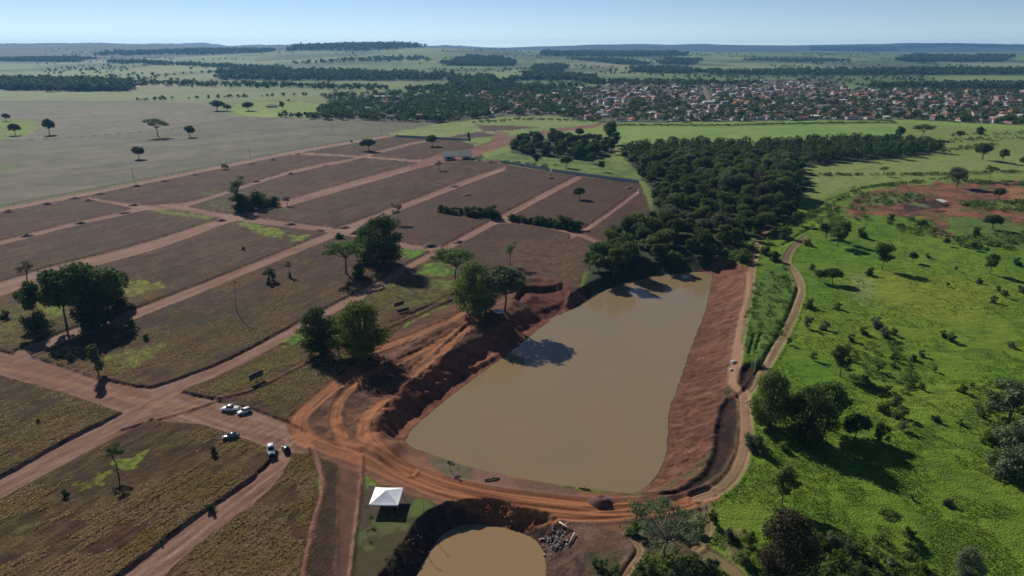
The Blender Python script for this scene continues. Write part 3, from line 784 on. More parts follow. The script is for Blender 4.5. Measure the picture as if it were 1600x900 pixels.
# town ground
TOWN = [(485, 186), (560, 190), (700, 192), (760, 184), (860, 180), (940, 191), (1100, 190.5), (1400, 186), (1620, 197), (1800, 200), (1800, 140), (1600, 146), (1450, 140), (1330, 140), (1300, 122), (1000, 128), (880, 140), (720, 144), (600, 146), (500, 150), (520, 160)]
TOWN_P = far_poly(TOWN)
poly_paint(None, (0.1, 0.09, 0.055), 6, 10, 30, 'town_ground', 1, (0.075, 0.085, 0.04), 25, 76, raw=TOWN_P)
STREETS = [[(1110, 168), (1108, 160), (1101, 140), (1098, 133)], [(940, 193), (1000, 180), (1250, 168), (1600, 176)], [(1000, 160), (1200, 152), (1400, 158), (1600, 165)]]
for p in STREETS: line_paint(None, 4, (0.2, 0.15, 0.125), 1, 1, None, .9, raw=smooth_line(far_poly(p), 5))
FARWOODS = [
    ([(0, 141), (100, 143), (200, 143), (204, 133), (150, 129), (60, 128), (0, 130)], 17, 1.0),
    ([(335, 125), (430, 127), (560, 127), (700, 126), (715, 119), (600, 114), (450, 110), (340, 112)], 15, 1.0),
    ([(690, 103.5), (800, 103.5), (806, 97), (780, 91), (735, 89), (700, 95)], 15, 1.0),
    ([(440, 80.5), (520, 80), (620, 77.5), (650, 74), (590, 71), (500, 74), (450, 78)], 16, 1.2),
    ([(705, 138), (780, 139), (784, 130), (760, 122), (710, 124)], 14, 1.0),
    ([(825, 112), (880, 112), (882, 104), (830, 104)], 14, 1.0), ([(812, 126), (900, 126), (935, 132), (925, 122), (860, 115), (815, 116)], 14, 1.0),
    ([(838, 87), (1060, 88), (1062, 84), (950, 83), (845, 83)], 15, 1.0), ([(900, 93), (1000, 104), (1010, 101), (960, 93)], 13, .8),
    ([(980, 113), (1080, 116), (1120, 112), (1050, 107), (1000, 107)], 13, .9), ([(1035, 101), (1085, 102), (1090, 94), (1050, 93)], 15, 1),
    ([(930, 131), (1000, 134), (1180, 133), (1190, 129), (1020, 128), (940, 127)], 11, .5),
    ([(1060, 117), (1300, 118), (1600, 117), (1700, 116), (1700, 110), (1500, 109), (1200, 112)], 14, 1.0), ([(1412, 97), (1560, 97), (1570, 90), (1420, 88)], 20, 1.0),
    ([(1270, 80), (1395, 79), (1396, 75), (1280, 75)], 18, 1.1), ([(1415, 74.5), (1600, 74), (1600, 72), (1420, 72)], 18, 1.1), ([(1165, 95), (1250, 97), (1330, 96), (1320, 94), (1200, 93)], 12, .6),
    ([(1370, 138), (1480, 138.5), (1620, 141), (1700, 141), (1700, 135), (1500, 133), (1470, 135), (1370, 136)], 13, .9),
    ([(150, 98), (260, 103), (340, 106), (440, 112), (440, 106), (300, 100), (200, 96)], 12, .7), ([(0, 97), (120, 97), (160, 92), (100, 90), (0, 92)], 14, .9), ([(140, 88), (420, 82), (430, 79), (300, 79), (150, 83)], 14, .8),
    ([(210, 134), (330, 136), (520, 140), (620, 142), (600, 136), (400, 133), (215, 130)], 11, .45), ([(430, 100), (560, 97), (680, 95), (650, 90), (520, 94)], 11, .3), ([(600, 142), (720, 146), (860, 142), (900, 136), (720, 136)], 12, .6),
 ([(-200, 130), (0, 130), (0, 141), (-200, 141)], 17, 1),
]
FW = [(far_poly(p), h, dn) for p, h, dn in FARWOODS]
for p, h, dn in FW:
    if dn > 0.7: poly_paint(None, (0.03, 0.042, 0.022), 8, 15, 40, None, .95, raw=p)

poly_paint(None, (0.035, 0.05, 0.034), 60, 90, 260, None, .9, raw=np.array([(-9000, 4300), (-2800, 4150), (-2250, 4500), (-1900, 5000), (-1650, 5600), (-1500, 6600), (-1700, 13000), (-12000, 13000)]))
i = np.nonzero((YY > 8200) | ((YY > 6600) & (XX < -300)))[0]
mix(i, .85 * np.maximum(sstep(8200, 9200, YY[i]), sstep(6600, 7200, YY[i]) * sstep(-300, -900, XX[i])), (0.032, 0.047, 0.034))
i = np.nonzero((R == REG.index('earth_clearing')) & (YY < 640))[0]
mix(i, .7 * sstep(.56, .64, fbm(XX[i] / 10, YY[i] / 16, 97, 4)), (0.09, 0.135, 0.035))
i = np.nonzero((R == REG.index('pond_bank')) & (XX < 25) & (YY > 160) & (YY < 340))[0]
C[i] *= np.array([[1.4, 1.25, 1.15]])
# ---- settle the tones: bare earth, grass and far fields
gr = sstep(0.9, 1.12, C[:, 1] / C[:, 0])
fac = 0.53 + 0.5 * gr
fac = np.where(R == REG.index('building_plot_ground'), 0.43 + 0.45 * gr, fac)
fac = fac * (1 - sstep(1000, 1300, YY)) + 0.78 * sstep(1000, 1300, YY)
for nm, f in (('stubble_field', .5), ('haul_track', .54), ('pond_bank', .43)):
    m = R == REG.index(nm); fac[m] = f * (1 - gr[m]) + fac[m] * gr[m] if nm != 'stubble_field' else f
fac[R == REG.index('lawn')] *= .72
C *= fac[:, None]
m = (R == REG.index('building_plot_ground'))[:, None] * (1 - gr)[:, None]
C *= 1 - m * np.array([[.06, .17, .27]])
m = (R == REG.index('dirt_road'))[:, None]
C *= 1 - m * np.array([[0, .05, .1]])
# ---- build the pieces
COLV = np.c_[C, np.ones(NV)].astype(np.float32)
M_G = {
    'pasture': ground_mat('pasture_grass', 0.3, 2.2, 0.35, 1.75, 0.8, 0.6, (math.radians(8), 0.55, 1.5)),
    'stubble_field': ground_mat('stubble', 0.5, 0.06, 0.72, 1.3, 0.35, 0.2, (math.radians(-20), 0.25, 2.0)),
    'building_plot_ground': ground_mat('mown_earth', 0.33, 2.2, 0.25, 1.85, 0.8, 0.4),
    'dirt_road': ground_mat('road_dust', 0.3, 2.5, 0.68, 1.36, 0.35, 0.1),
    'pond_bank': ground_mat('bank_earth', 0.45, 2.0, 0.45, 1.6, 0.7, 0.3),
    'haul_track': ground_mat('track_earth', 0.8, 3.5, 0.72, 1.3, 0.5, 0.18),
    'farmland': ground_mat('farmland', 0.02, 0.004, 0.75, 1.25, 0.2, 0.5),
    'town_ground': ground_mat('town_ground', 0.12, 0.03, 0.5, 1.6, 0.3, 0.4),
    'woodland_floor': ground_mat('woodland_floor', 0.6, 2.0, 0.6, 1.4, 0.5, 0.4),
    'earth_clearing': ground_mat('clearing_earth', 0.35, 1.2, 0.6, 1.45, 0.7, 0.5),
    'lawn': ground_mat('lawn', 0.8, 4.0, 0.65, 1.35, 0.4, 0.15),
    'green_crop_field': ground_mat('crop', 0.4, 0.06, 0.8, 1.2, 0.3, 0.3, (math.radians(5), 0.1, 1.5)),
}
gi = (np.arange(NR - 1)[:, None] * NC + np.arange(NC - 1)[None, :]).ravel()
quads = np.stack([gi, gi + 1, gi + NC + 1, gi + NC], 1)
fr = R[quads[:, 0]]
P3 = np.c_[XX, YY, ZZ].astype(np.float32)
for k, nm in enumerate(REG):
    q = quads[fr == k]
    if not len(q): continue
    used, inv = np.unique(q.ravel(), return_inverse=True)
    me = np_mesh(nm, P3[used], inv.reshape(-1, 4), M_G[nm], True)
    at = me.attributes.new("Col", 'FLOAT_COLOR', 'POINT'); at.data.foreach_set("color", COLV[used].ravel())
    tag(add(nm, me), kind='structure')

# quick look-up of the finished surface
ZG = ZZ.reshape(NR, NC)
def height(x, y):
    x = np.atleast_1d(np.asarray(x, float)); y = np.atleast_1d(np.asarray(y, float))
    r = np.clip(np.searchsorted(ROWS, y) - 1, 0, NR - 2); ty = np.clip((y - ROWS[r]) / (ROWS[r + 1] - ROWS[r]), 0, 1)
    hw_ = halfw[r] * (1 - ty) + halfw[r + 1] * ty
    cf_ = np.clip((x / hw_ + 1) / 2 * (NC - 1), 0, NC - 1.001); c = cf_.astype(int); tx_ = cf_ - c
    return (ZG[r, c] * (1 - tx_) + ZG[r, c + 1] * tx_) * (1 - ty) + (ZG[r + 1, c] * (1 - tx_) + ZG[r + 1, c + 1] * tx_) * ty

# ---- water
def water_mat(name, col, col2):
    m, nt, b = new_mat(name)
    N, L = nt.nodes, nt.links
    tc = N.new("ShaderNodeTexCoord")
    nz = N.new("ShaderNodeTexNoise"); nz.inputs['Scale'].default_value = 0.025; nz.inputs['Detail'].default_value = 5; nz.inputs['Distortion'].default_value = 1.5
    L.new(tc.outputs['Object'], nz.inputs['Vector'])
    mx = N.new("ShaderNodeMix"); mx.data_type = 'RGBA'; mx.inputs['A'].default_value = (*col, 1); mx.inputs['B'].default_value = (*col2, 1)
    L.new(nz.outputs['Fac'], mx.inputs['Factor']); L.new(mx.outputs['Result'], b.inputs['Base Color'])
    b.inputs['Roughness'].default_value = 0.06; b.inputs['IOR'].default_value = 1.33; b.inputs['Specular IOR Level'].default_value = 0.5
    rr = N.new("ShaderNodeMapRange"); rr.inputs['From Min'].default_value = .3; rr.inputs['From Max'].default_value = .7; rr.inputs['To Min'].default_value = .03; rr.inputs['To Max'].default_value = .2
    L.new(nz.outputs['Fac'], rr.inputs['Value']); L.new(rr.outputs['Result'], b.inputs['Roughness'])
    n2 = N.new("ShaderNodeTexNoise"); n2.inputs['Scale'].default_value = 1.1; n2.inputs['Detail'].default_value = 3
    mp = N.new("ShaderNodeMapping"); mp.inputs['Scale'].default_value = (0.5, 1.4, 1); L.new(tc.outputs['Object'], mp.inputs['Vector']); L.new(mp.outputs['Vector'], n2.inputs['Vector'])
    bp = N.new("ShaderNodeBump"); bp.inputs['Strength'].default_value = 0.2; bp.inputs['Distance'].default_value = 0.05
    L.new(n2.outputs['Fac'], bp.inputs['Height']); L.new(bp.outputs['Normal'], b.inputs['Normal'])
    return m
def pond(name, poly, z, mat):
    c = poly[:, :2].mean(0)
    n = len(poly); out = []
    for i in range(n):
        a = poly[i - 1, :2]; b = poly[(i + 1) % n, :2]; t = b - a; t /= np.linalg.norm(t) + 1e-9
        nrm = np.array([t[1], -t[0]])
        if inside(np.array([poly[i, 0] + nrm[0] * .5]), np.array([poly[i, 1] + nrm[1] * .5]), poly)[0]: nrm = -nrm
        out.append(poly[i, :2] + nrm * 1.2)
    o = add(name, pd_mesh(name, [(p[0], p[1], z) for p in out], [tuple(range(n))], mat))
    if o.data.polygons[0].normal.z < 0: o.data.flip_normals()
    return tag(o, kind='structure')
pond('pond_water', POND, WATER_Z, water_mat('muddy_water', (0.215, 0.155, 0.08), (0.16, 0.128, 0.08)))
pond('small_pond_water', POND2, WATER2_Z, water_mat('clay_water', (0.235, 0.155, 0.074), (0.21, 0.145, 0.074)))
# ---------------------------------------------------------------- trees
M_BARK = simple_mat('bark', (0.11, 0.085, 0.065), 0.9, 0, 0.35, 3)
M_BARKP = simple_mat('pale_bark', (0.2, 0.17, 0.14), 0.9, 0, 0.3, 3)
L_DARK = leaf_mat('leaves_dark', (0.043, 0.078, 0.02), (0.092, 0.135, 0.034), 0.34)
L_MID = leaf_mat('leaves_mid', (0.07, 0.115, 0.028), (0.135, 0.18, 0.048), 0.36)
L_LIME = leaf_mat('leaves_fresh', (0.06, 0.105, 0.014), (0.12, 0.15, 0.02), 0.3)
L_GREY = leaf_mat('leaves_greygreen', (0.085, 0.115, 0.058), (0.145, 0.175, 0.09), 0.3)
L_BROWN = leaf_mat('leaves_purplish', (0.058, 0.05, 0.03), (0.09, 0.075, 0.042), 0.25)
L_DRY = leaf_mat('leaves_dry', (0.09, 0.085, 0.05), (0.13, 0.11, 0.06), 0.25)

def leaf_cloud(clumps, n, size, rng, shell=0.5, tri=False, up=0.35):
    """leaf sprays spread through the clumps (cx, cy, cz, rx, ry, rz)"""
    cl = np.array(clumps, float)
    wt = (cl[:, 3] * cl[:, 4] * cl[:, 5]) ** (2 / 3); wt /= wt.sum()
    ci = rng.choice(len(cl), n, p=wt)
    d = rng.normal(size=(n, 3)); d /= np.linalg.norm(d, axis=1)[:, None]
    r = shell + (1 - shell) * rng.random(n) ** 0.6
    r *= 0.82 + 0.36 * rng.random(n)
    p = cl[ci, :3] + d * r[:, None] * cl[ci, 3:]
    nrm = d * 0.7 + rng.normal(size=(n, 3)) * 0.55; nrm[:, 2] += up
    nrm /= np.linalg.norm(nrm, axis=1)[:, None]
    t = np.cross(nrm, rng.normal(size=(n, 3))); t /= np.linalg.norm(t, axis=1)[:, None]
    b = np.cross(nrm, t)
    s = size * (0.55 + 0.9 * rng.random(n))[:, None]
    t = t * s; b = b * s * (0.5 + 0.5 * rng.random(n))[:, None]
    if tri:
        v = np.stack([p - t * .6 - b * .6, p + t * .7, p - t * .2 + b * .8], 1).reshape(-1, 3)
        return v, np.arange(3 * n).reshape(-1, 3)
    v = np.stack([p - t * .6, p - b * .55, p + t * .6, p + b * .55], 1).reshape(-1, 3)
    return v, np.arange(4 * n).reshape(-1, 4)

def trunk_mesh(name, h0, r0, clumps, rng, mat, lean=0.3, stems=1):
    mb = MB()
    for s in range(stems):
        ox, oy = (0, 0) if stems == 1 else (rng.normal() * 0.5, rng.normal() * 0.5)
        top = (ox + rng.normal() * lean, oy + rng.normal() * lean, h0)
        mid = (ox * 1.2 + rng.normal() * lean * .4, oy * 1.2 + rng.normal() * lean * .4, h0 * .5)
        mb.tube([(ox, oy, -0.6), (ox, oy, 0.2), mid, top], [r0 * 1.35, r0, r0 * .8, r0 * .62], 6)
    for c in clumps:
        if rng.random() < 0.85:
            e = (c[0] * .9, c[1] * .9, c[2])
            m = ((top[0] + e[0]) / 2 + rng.normal() * .2, (top[1] + e[1]) / 2 + rng.normal() * .2, top[2] + (e[2] - top[2]) * 0.42)
            mb.tube([(top[0], top[1], top[2] - 0.3), m, e], [r0 * .5, r0 * .33, r0 * .12], 5, False)
    return mb.mesh(name, mat, True)

def make_proto(kind, seed):
    """one tree of its kind, 10 m tall; returns (trunk mesh, crown mesh)"""
    rng = np.random.default_rng(seed)
    cl = []
    R_ = lambda a, b: a + (b - a) * rng.random()
    bark = M_BARK; stems = 1
    if kind == 'umbrella':            # open savanna tree, flat topped
        n = 13
        for k in range(n):
            a = k * 2.4 + R_(0, .8); q = math.sqrt((k + .5) / n) * 4.3
            cl.append((q * math.cos(a), q * math.sin(a), R_(6.9, 9.0) - 0.12 * q, R_(1.3, 1.9), R_(1.3, 1.9), R_(.6, .95)))
        lv = leaf_cloud(cl, 2600, 0.36, rng, 0.35); h0, r0 = 4.6, 0.24; mat = L_MID
    elif kind == 'round':             # dense round crown on a short trunk
        for k in range(24):
            d = rng.normal(size=3); d /= np.linalg.norm(d); d[2] = abs(d[2]) * 1.0 - .35
            cl.append((d[0] * 3.0, d[1] * 3.0, 5.6 + d[2] * 3.2, R_(1.3, 2.1), R_(1.3, 2.1), R_(1.1, 1.6)))
        cl.append((0, 0, 5.8, 3.0, 3.0, 2.8))
        lv = leaf_cloud(cl, 4600, 0.42, rng, 0.45); h0, r0 = 3.4, 0.3; mat = L_DARK
    elif kind == 'heap':              # very dense, foliage to the ground
        for k in range(34):
            d = rng.normal(size=3); d /= np.linalg.norm(d)
            z = 4.6 + d[2] * 4.2
            q = 3.3 * (1.0 if z < 6 else 0.85)
            cl.append((d[0] * q, d[1] * q, max(1.3, z), R_(1.2, 2.2), R_(1.2, 2.2), R_(1.0, 1.7)))
        cl.append((0, 0, 4.6, 3.3, 3.3, 4.0))
        lv = leaf_cloud(cl, 5600, 0.44, rng, 0.5); h0, r0 = 3.0, 0.35; mat = L_DARK
    elif kind == 'great':             # big near tree, fine leaved, foliage almost to the ground
        for k in range(46):
            d = rng.normal(size=3); d /= np.linalg.norm(d)
            z = 4.9 + d[2] * 4.3
            q = 3.5 * (1.0 if z < 6 else 0.85) * R_(.75, 1.05)
            cl.append((d[0] * q, d[1] * q, max(1.5, z), R_(.9, 1.8), R_(.9, 1.8), R_(.7, 1.3)))
        cl.append((0, 0, 4.8, 2.6, 2.6, 3.4))
        lv = leaf_cloud(cl, 11000, 0.26, rng, 0.4); h0, r0 = 3.2, 0.35; mat = L_DARK
    elif kind == 'tall':              # woodland tree
        for k in range(20):
            a = R_(0, 6.28); z = R_(4.0, 9.0); q = R_(.6, 2.8) * (1.15 - abs(z - 6.4) * 0.16)
            cl.append((q * math.cos(a), q * math.sin(a), z, R_(1.0, 1.7), R_(1.0, 1.7), R_(.8, 1.3)))
        lv = leaf_cloud(cl, 3600, 0.4, rng, 0.4); h0, r0 = 5.0, 0.22; mat = L_MID if seed % 2 else L_DARK
    elif kind == 'column':            # narrow tree
        for k in range(13):
            a = R_(0, 6.28); z = R_(2.2, 9.2); q = R_(.1, .9)
            cl.append((q * math.cos(a), q * math.sin(a), z, R_(.7, 1.2), R_(.7, 1.2), R_(.8, 1.2)))
        lv = leaf_cloud(cl, 2200, 0.38, rng, 0.35); h0, r0 = 6.0, 0.2; mat = L_DARK
    elif kind == 'airy':              # wide and thin, limbs show through
        n = 26
        for k in range(n):
            a = k * 2.4 + R_(0, .8); q = math.sqrt((k + .5) / n) * 6.3
            cl.append((q * math.cos(a), q * math.sin(a), R_(6.4, 9.4) - 0.18 * q, R_(1.0, 1.7), R_(1.0, 1.7), R_(.6, 1.1)))
        lv = leaf_cloud(cl, 4200, 0.28, rng, 0.05); h0, r0 = 3.6, 0.3; mat = L_GREY; bark = M_BARKP
    elif kind == 'sparse':            # half bare
        for k in range(11):
            a = R_(0, 6.28); z = R_(5.0, 9.4); q = R_(.3, 2.4)
            cl.append((q * math.cos(a), q * math.sin(a), z, R_(.7, 1.3), R_(.7, 1.3), R_(.6, 1.0)))
        lv = leaf_cloud(cl, 900, 0.32, rng, 0.1); h0, r0 = 5.2, 0.2; mat = L_GREY
    elif kind == 'bush':              # many-stemmed shrub, half as wide again as tall
        for k in range(19):
            a = R_(0, 6.28); q = R_(0, 5.2); z = R_(1.2, 8.2) * (1 - 0.06 * q)
            cl.append((q * math.cos(a), q * math.sin(a), z, R_(1.7, 2.9), R_(1.7, 2.9), R_(1.2, 2.0)))
        lv = leaf_cloud(cl, 3000, 0.62, rng, 0.3); h0, r0 = 2.0, 0.25; mat = L_MID; stems = 3
    elif kind == 'scrub':             # thin, grey shrub
        for k in range(12):
            a = R_(0, 6.28); q = R_(0, 4.4); z = R_(2.2, 9.0)
            cl.append((q * math.cos(a), q * math.sin(a), z, R_(1.3, 2.4), R_(1.3, 2.4), R_(1.0, 1.6)))
        lv = leaf_cloud(cl, 1700, 0.6, rng, 0.15); h0, r0 = 3.0, 0.2; mat = L_GREY; stems = 2
    elif kind == 'palm':              # small palm tuft: arching leaves from one point
        vs = []; fs = []
        for k in range(16):
            a = k * 2.4; el = R_(-.2, 1.1)
            for j in range(4):
                q0 = .6 + j * .8; q1 = q0 + .85
                zz = lambda q: 8.2 + math.sin(el) * q - 0.16 * q * q
                ca, sa = math.cos(a), math.sin(a); wd = .42 * (1 - j * .2)
                nn = len(vs)
                vs += [(ca * q0 - sa * wd, sa * q0 + ca * wd, zz(q0)), (ca * q0 + sa * wd, sa * q0 - ca * wd, zz(q0)), (ca * q1 + sa * wd * .8, sa * q1 - ca * wd * .8, zz(q1)), (ca * q1 - sa * wd * .8, sa * q1 + ca * wd * .8, zz(q1))]
                fs.append((nn, nn + 1, nn + 2, nn + 3))
        lv = np.array(vs), np.array(fs); cl = []; h0, r0 = 8.2, 0.18; mat = L_MID
    elif kind == 'dead':              # leafless trunk
        cl = [(R_(-1, 1), R_(-1, 1), R_(8, 10), .3, .3, .3) for k in range(5)]
        lv = leaf_cloud(cl, 60, 0.22, rng, 0.1); h0, r0 = 8.2, 0.16; mat = L_DRY; bark = M_BARKP
    tr = trunk_mesh('trunk', h0, r0, cl, rng, bark, 0.35, stems)
    cr = np_mesh('crown', lv[0], lv[1], mat)
    return tr, cr

PROTO = {}
for nk, kd in enumerate(('umbrella', 'round', 'heap', 'great', 'tall', 'column', 'airy', 'sparse', 'bush', 'scrub', 'palm', 'dead')):
    PROTO[kd] = [make_proto(kd, 100 * nk + q) for q in range({'tall': 5, 'bush': 3, 'round': 3, 'dead': 1, 'palm': 1, 'scrub': 3}.get(kd, 2))]
NTREE = [0]
def plant(kind, x, y, z, h, name, label, group=None, wide=1.0, leaf=None, cat='tree', variant=None):
    NTREE[0] += 1
    k = NTREE[0]
    tr, cr = PROTO[kind][(k if variant is None else variant) % len(PROTO[kind])]
    s = h / 10.0
    e = empty(name, (x, y, z - 0.05), (k * 2.399) % 6.283, (s * wide, s * wide, s))
    tag(e, label, cat, group)
    add('trunk', tr, e)
    c = add('crown', cr, e)
    if leaf is not None:
        c.material_slots[0].link = 'OBJECT'; c.material_slots[0].material = leaf
    return e

def tree_at(kind, u, v, vtop, name, label, group=None, wide=1.0, leaf=None, cat='tree', variant=None):
    """base seen at (u, v), top at row vtop"""
    x, y, z = spot(u, v)
    dx, dy, dz = ray(u, vtop)
    h = CAM_H + dz * (y / dy) - z
    return plant(kind, x, y, z, max(h, 0.8), name, label, group, wide, leaf, cat, variant)

T = tree_at
# stubble fields
T('umbrella', 247, 214, 183, 'field_tree', 'open-crowned tree standing in the stubble beside the field boundary', None, 1.15)
T('round', 297, 214, 193, 'field_tree', 'round dark tree in the stubble just right of the open-crowned one', None, 1.0)
T('round', 217, 248, 226, 'field_tree', 'lone dark tree nearest to the lots in the grey stubble field', None, 1.1)
T('round', 78, 210, 182, 'field_tree', 'tall dark tree on a bare trunk beside the small green patch', None, .75)
T('round', 10, 189, 175, 'field_tree', 'round dark tree behind the small green patch at the left edge')
T('round', 24, 211, 190, 'field_tree', 'dark tree standing on the small green patch in the stubble')
T('round', 340, 173, 154, 'field_tree', 'broad dark tree leftmost by the farmhouse meadow', None, 1.5)
T('round', 356, 174, 161, 'field_tree', 'small tree just beside the broad dark one by the farmhouse meadow', None, 1.2)
T('round', 388, 173, 157, 'field_tree', 'dark tree closest to the farmhouse roof on its field side', None, 1.5)
T('tall', 441, 172, 158, 'field_tree', 'slim tree right behind the small farmhouse')
T('round', 478, 183, 173, 'field_tree', 'small dark tree where the meadow meets the first town trees')
T('round', 451, 160, 154, 'field_tree', 'small lone tree on the field line behind the farmhouse')
T('scrub', 352, 264, 253, 'roadside_shrub', 'ragged shrub on the bank between stubble field and lots', None, 1.1, None, 'shrub')
# upper lots
T('round', 576, 235, 213, 'lot_tree', 'dark round tree in the uppermost lots near the stubble corner', None, 1.35)
T('sparse', 550, 228, 218, 'lot_tree', 'thin pale sapling left of the uppermost round tree', None, 1.2)
T('round', 675, 228, 208, 'lot_tree', 'dark round tree beside the wall near the gatehouse', None, 1.25)
T('column', 733, 222, 206, 'gate_tree', 'small dark columnar tree standing behind the gatehouse')
T('sparse', 685, 266, 249, 'lot_tree', 'small thin tree in the lot below the gatehouse', None, 1.6, L_MID)
T('sparse', 372, 326, 275, 'lot_tree', 'tall thin-crowned tree over the thicket at the street crossing', None, 1.2, L_MID)
for u, v, t, w, l in ((378, 328, 296, 1.0, 'leftmost dark shrub of the thicket at the street crossing'), (398, 326, 291, .9, 'tallest dark shrub in the thicket at the street crossing'),
                      (413, 323, 300, 1.0, 'third dark shrub of the thicket at the street crossing'), (428, 322, 303, 1.0, 'rightmost green shrub of the thicket at the street crossing')):
    T('bush', u, v, t, 'thicket_shrub', l, 'thicket at the street crossing', w, L_DARK, 'shrub')
T('sparse', 449, 322, 305, 'lot_tree', 'straw-coloured dry sapling beside the thicket at the street crossing', None, 1.5, L_DRY)
T('sparse', 622, 348, 317, 'lot_tree', 'thin pale tree behind the giant dark tree', None, 1.2)
T('great', 599, 414, 336, 'great_tree', 'giant dense dark tree standing alone among the lots', None, 1.08)
T('heap', 572, 405, 352, 'lot_tree', 'lower dark tree grown against the giant one', None, .8)
T('umbrella', 541, 428, 372, 'lot_tree', 'flat-topped green tree left of the giant dark tree', None, 1.25)
T('bush', 560, 432, 408, 'lot_shrub', 'green shrub at the foot of the flat-topped tree', None, .9, L_LIME, 'shrub')
T('bush', 530, 372, 362, 'lot_shrub', 'low shrub by the street corner above the flat-topped tree', None, 1.2, L_LIME, 'shrub')
T('scrub', 424, 438, 411, 'lot_tree', 'small grey-green tree with a dark shadow in an empty lot', None, .8)
T('sparse', 452, 430, 404, 'lot_tree', 'faint leafless sapling right of the small grey-green tree', None, .8, L_DRY)
T('dead', 371, 490, 438, 'dead_tree', 'bare dead trunk casting a long thin shadow in the lot', None, .9)
T('sparse', 43, 442, 404, 'lot_tree', 'half-bare brownish tree behind the dark grove', None, 1.5, L_DRY)
for u, v, t, w, kd, l in ((56, 508, 437, .7, 'tall', 'slender tree at the near end of the dark grove'), (104, 508, 418, .9, 'tall', 'dark tree with open trunk inside the grove'), (130, 503, 399, .95, 'round', 'tallest dark tree of the grove beside the street'),
                          (160, 500, 404, .95, 'round', 'dark spreading tree behind the tallest one in the grove'), (183, 470, 416, .9, 'round', 'rightmost tree of the dark grove beside the street'), (150, 510, 452, 1.1, 'heap', 'low dense dark tree filling the foot of the grove'), (185, 490, 448, .9, 'heap', 'low dark tree at the right foot of the grove'), (60, 515, 478, .9, 'bush', 'dark shrub under the slender tree of the grove')):
    T(kd, u, v, t, 'grove_tree', l, 'dark grove among the lots', w, L_DARK)
T('column', 154, 584, 537, 'street_tree', 'small dark tree alone on the verge of the wide crossing street', None, 1.25)
T('sparse', 184, 738, 686, 'lot_tree', 'thin-stemmed small tree in the near left lot', None, .9, L_DARK)
T('sparse', 797, 414, 377, 'lot_tree', 'dark wispy tree on the tan lot above the pit', None, 1.2, L_MID)
T('umbrella', 712, 442, 384, 'lot_tree', 'flat-topped tree with a tall bare trunk left of the pond trees', None, 1.2)
T('great', 743, 492, 408, 'pond_tree', 'largest tree on the bank over the parked white car', None, 1.02, L_MID)
T('tall', 789, 486, 412, 'pond_tree', 'feathery grey-green tree right of the largest bank tree', None, 1.15, L_GREY)
T('great', 501, 552, 481, 'bank_tree', 'dark tree on the drain left of the fresh green one', None, 1.0, L_DARK)
T('great', 562, 560, 473, 'bank_tree', 'fresh green tree above the orange haul tracks', None, 1.15, L_LIME)
T('round', 530, 556, 508, 'bank_tree', 'low dark tree between the two trees on the drain', None, .9, L_DARK)
T('round', 905, 311, 290, 'lot_tree', 'single round tree in the tan lot beside the wood', None, 1.05)
# shrub rows on the tan lots
for q in range(9):
    T('bush', 690 + q * 10.2, 331 + q * .9 + (q % 3), 318 + (q % 4) * 1.5 - (4 if q == 7 else 0), 'row_shrub', f'{ordinal(q + 1)} shrub from the left in the upper dark shrub row', 'upper shrub row on the tan lots', 1.0, L_LIME if q == 0 else L_DARK, 'shrub')
for q in range(12):
    T('bush', 800 + q * 9.4, 345 + q * 1.35, 331 + (q % 4) * 1.6 - (3 if q in (8, 10) else 0) + q * .6, 'row_shrub', f'{ordinal(q + 1)} shrub from the left in the lower dark shrub row', 'lower shrub row on the tan lots', 1.0, L_LIME if q == 0 else L_DARK, 'shrub')

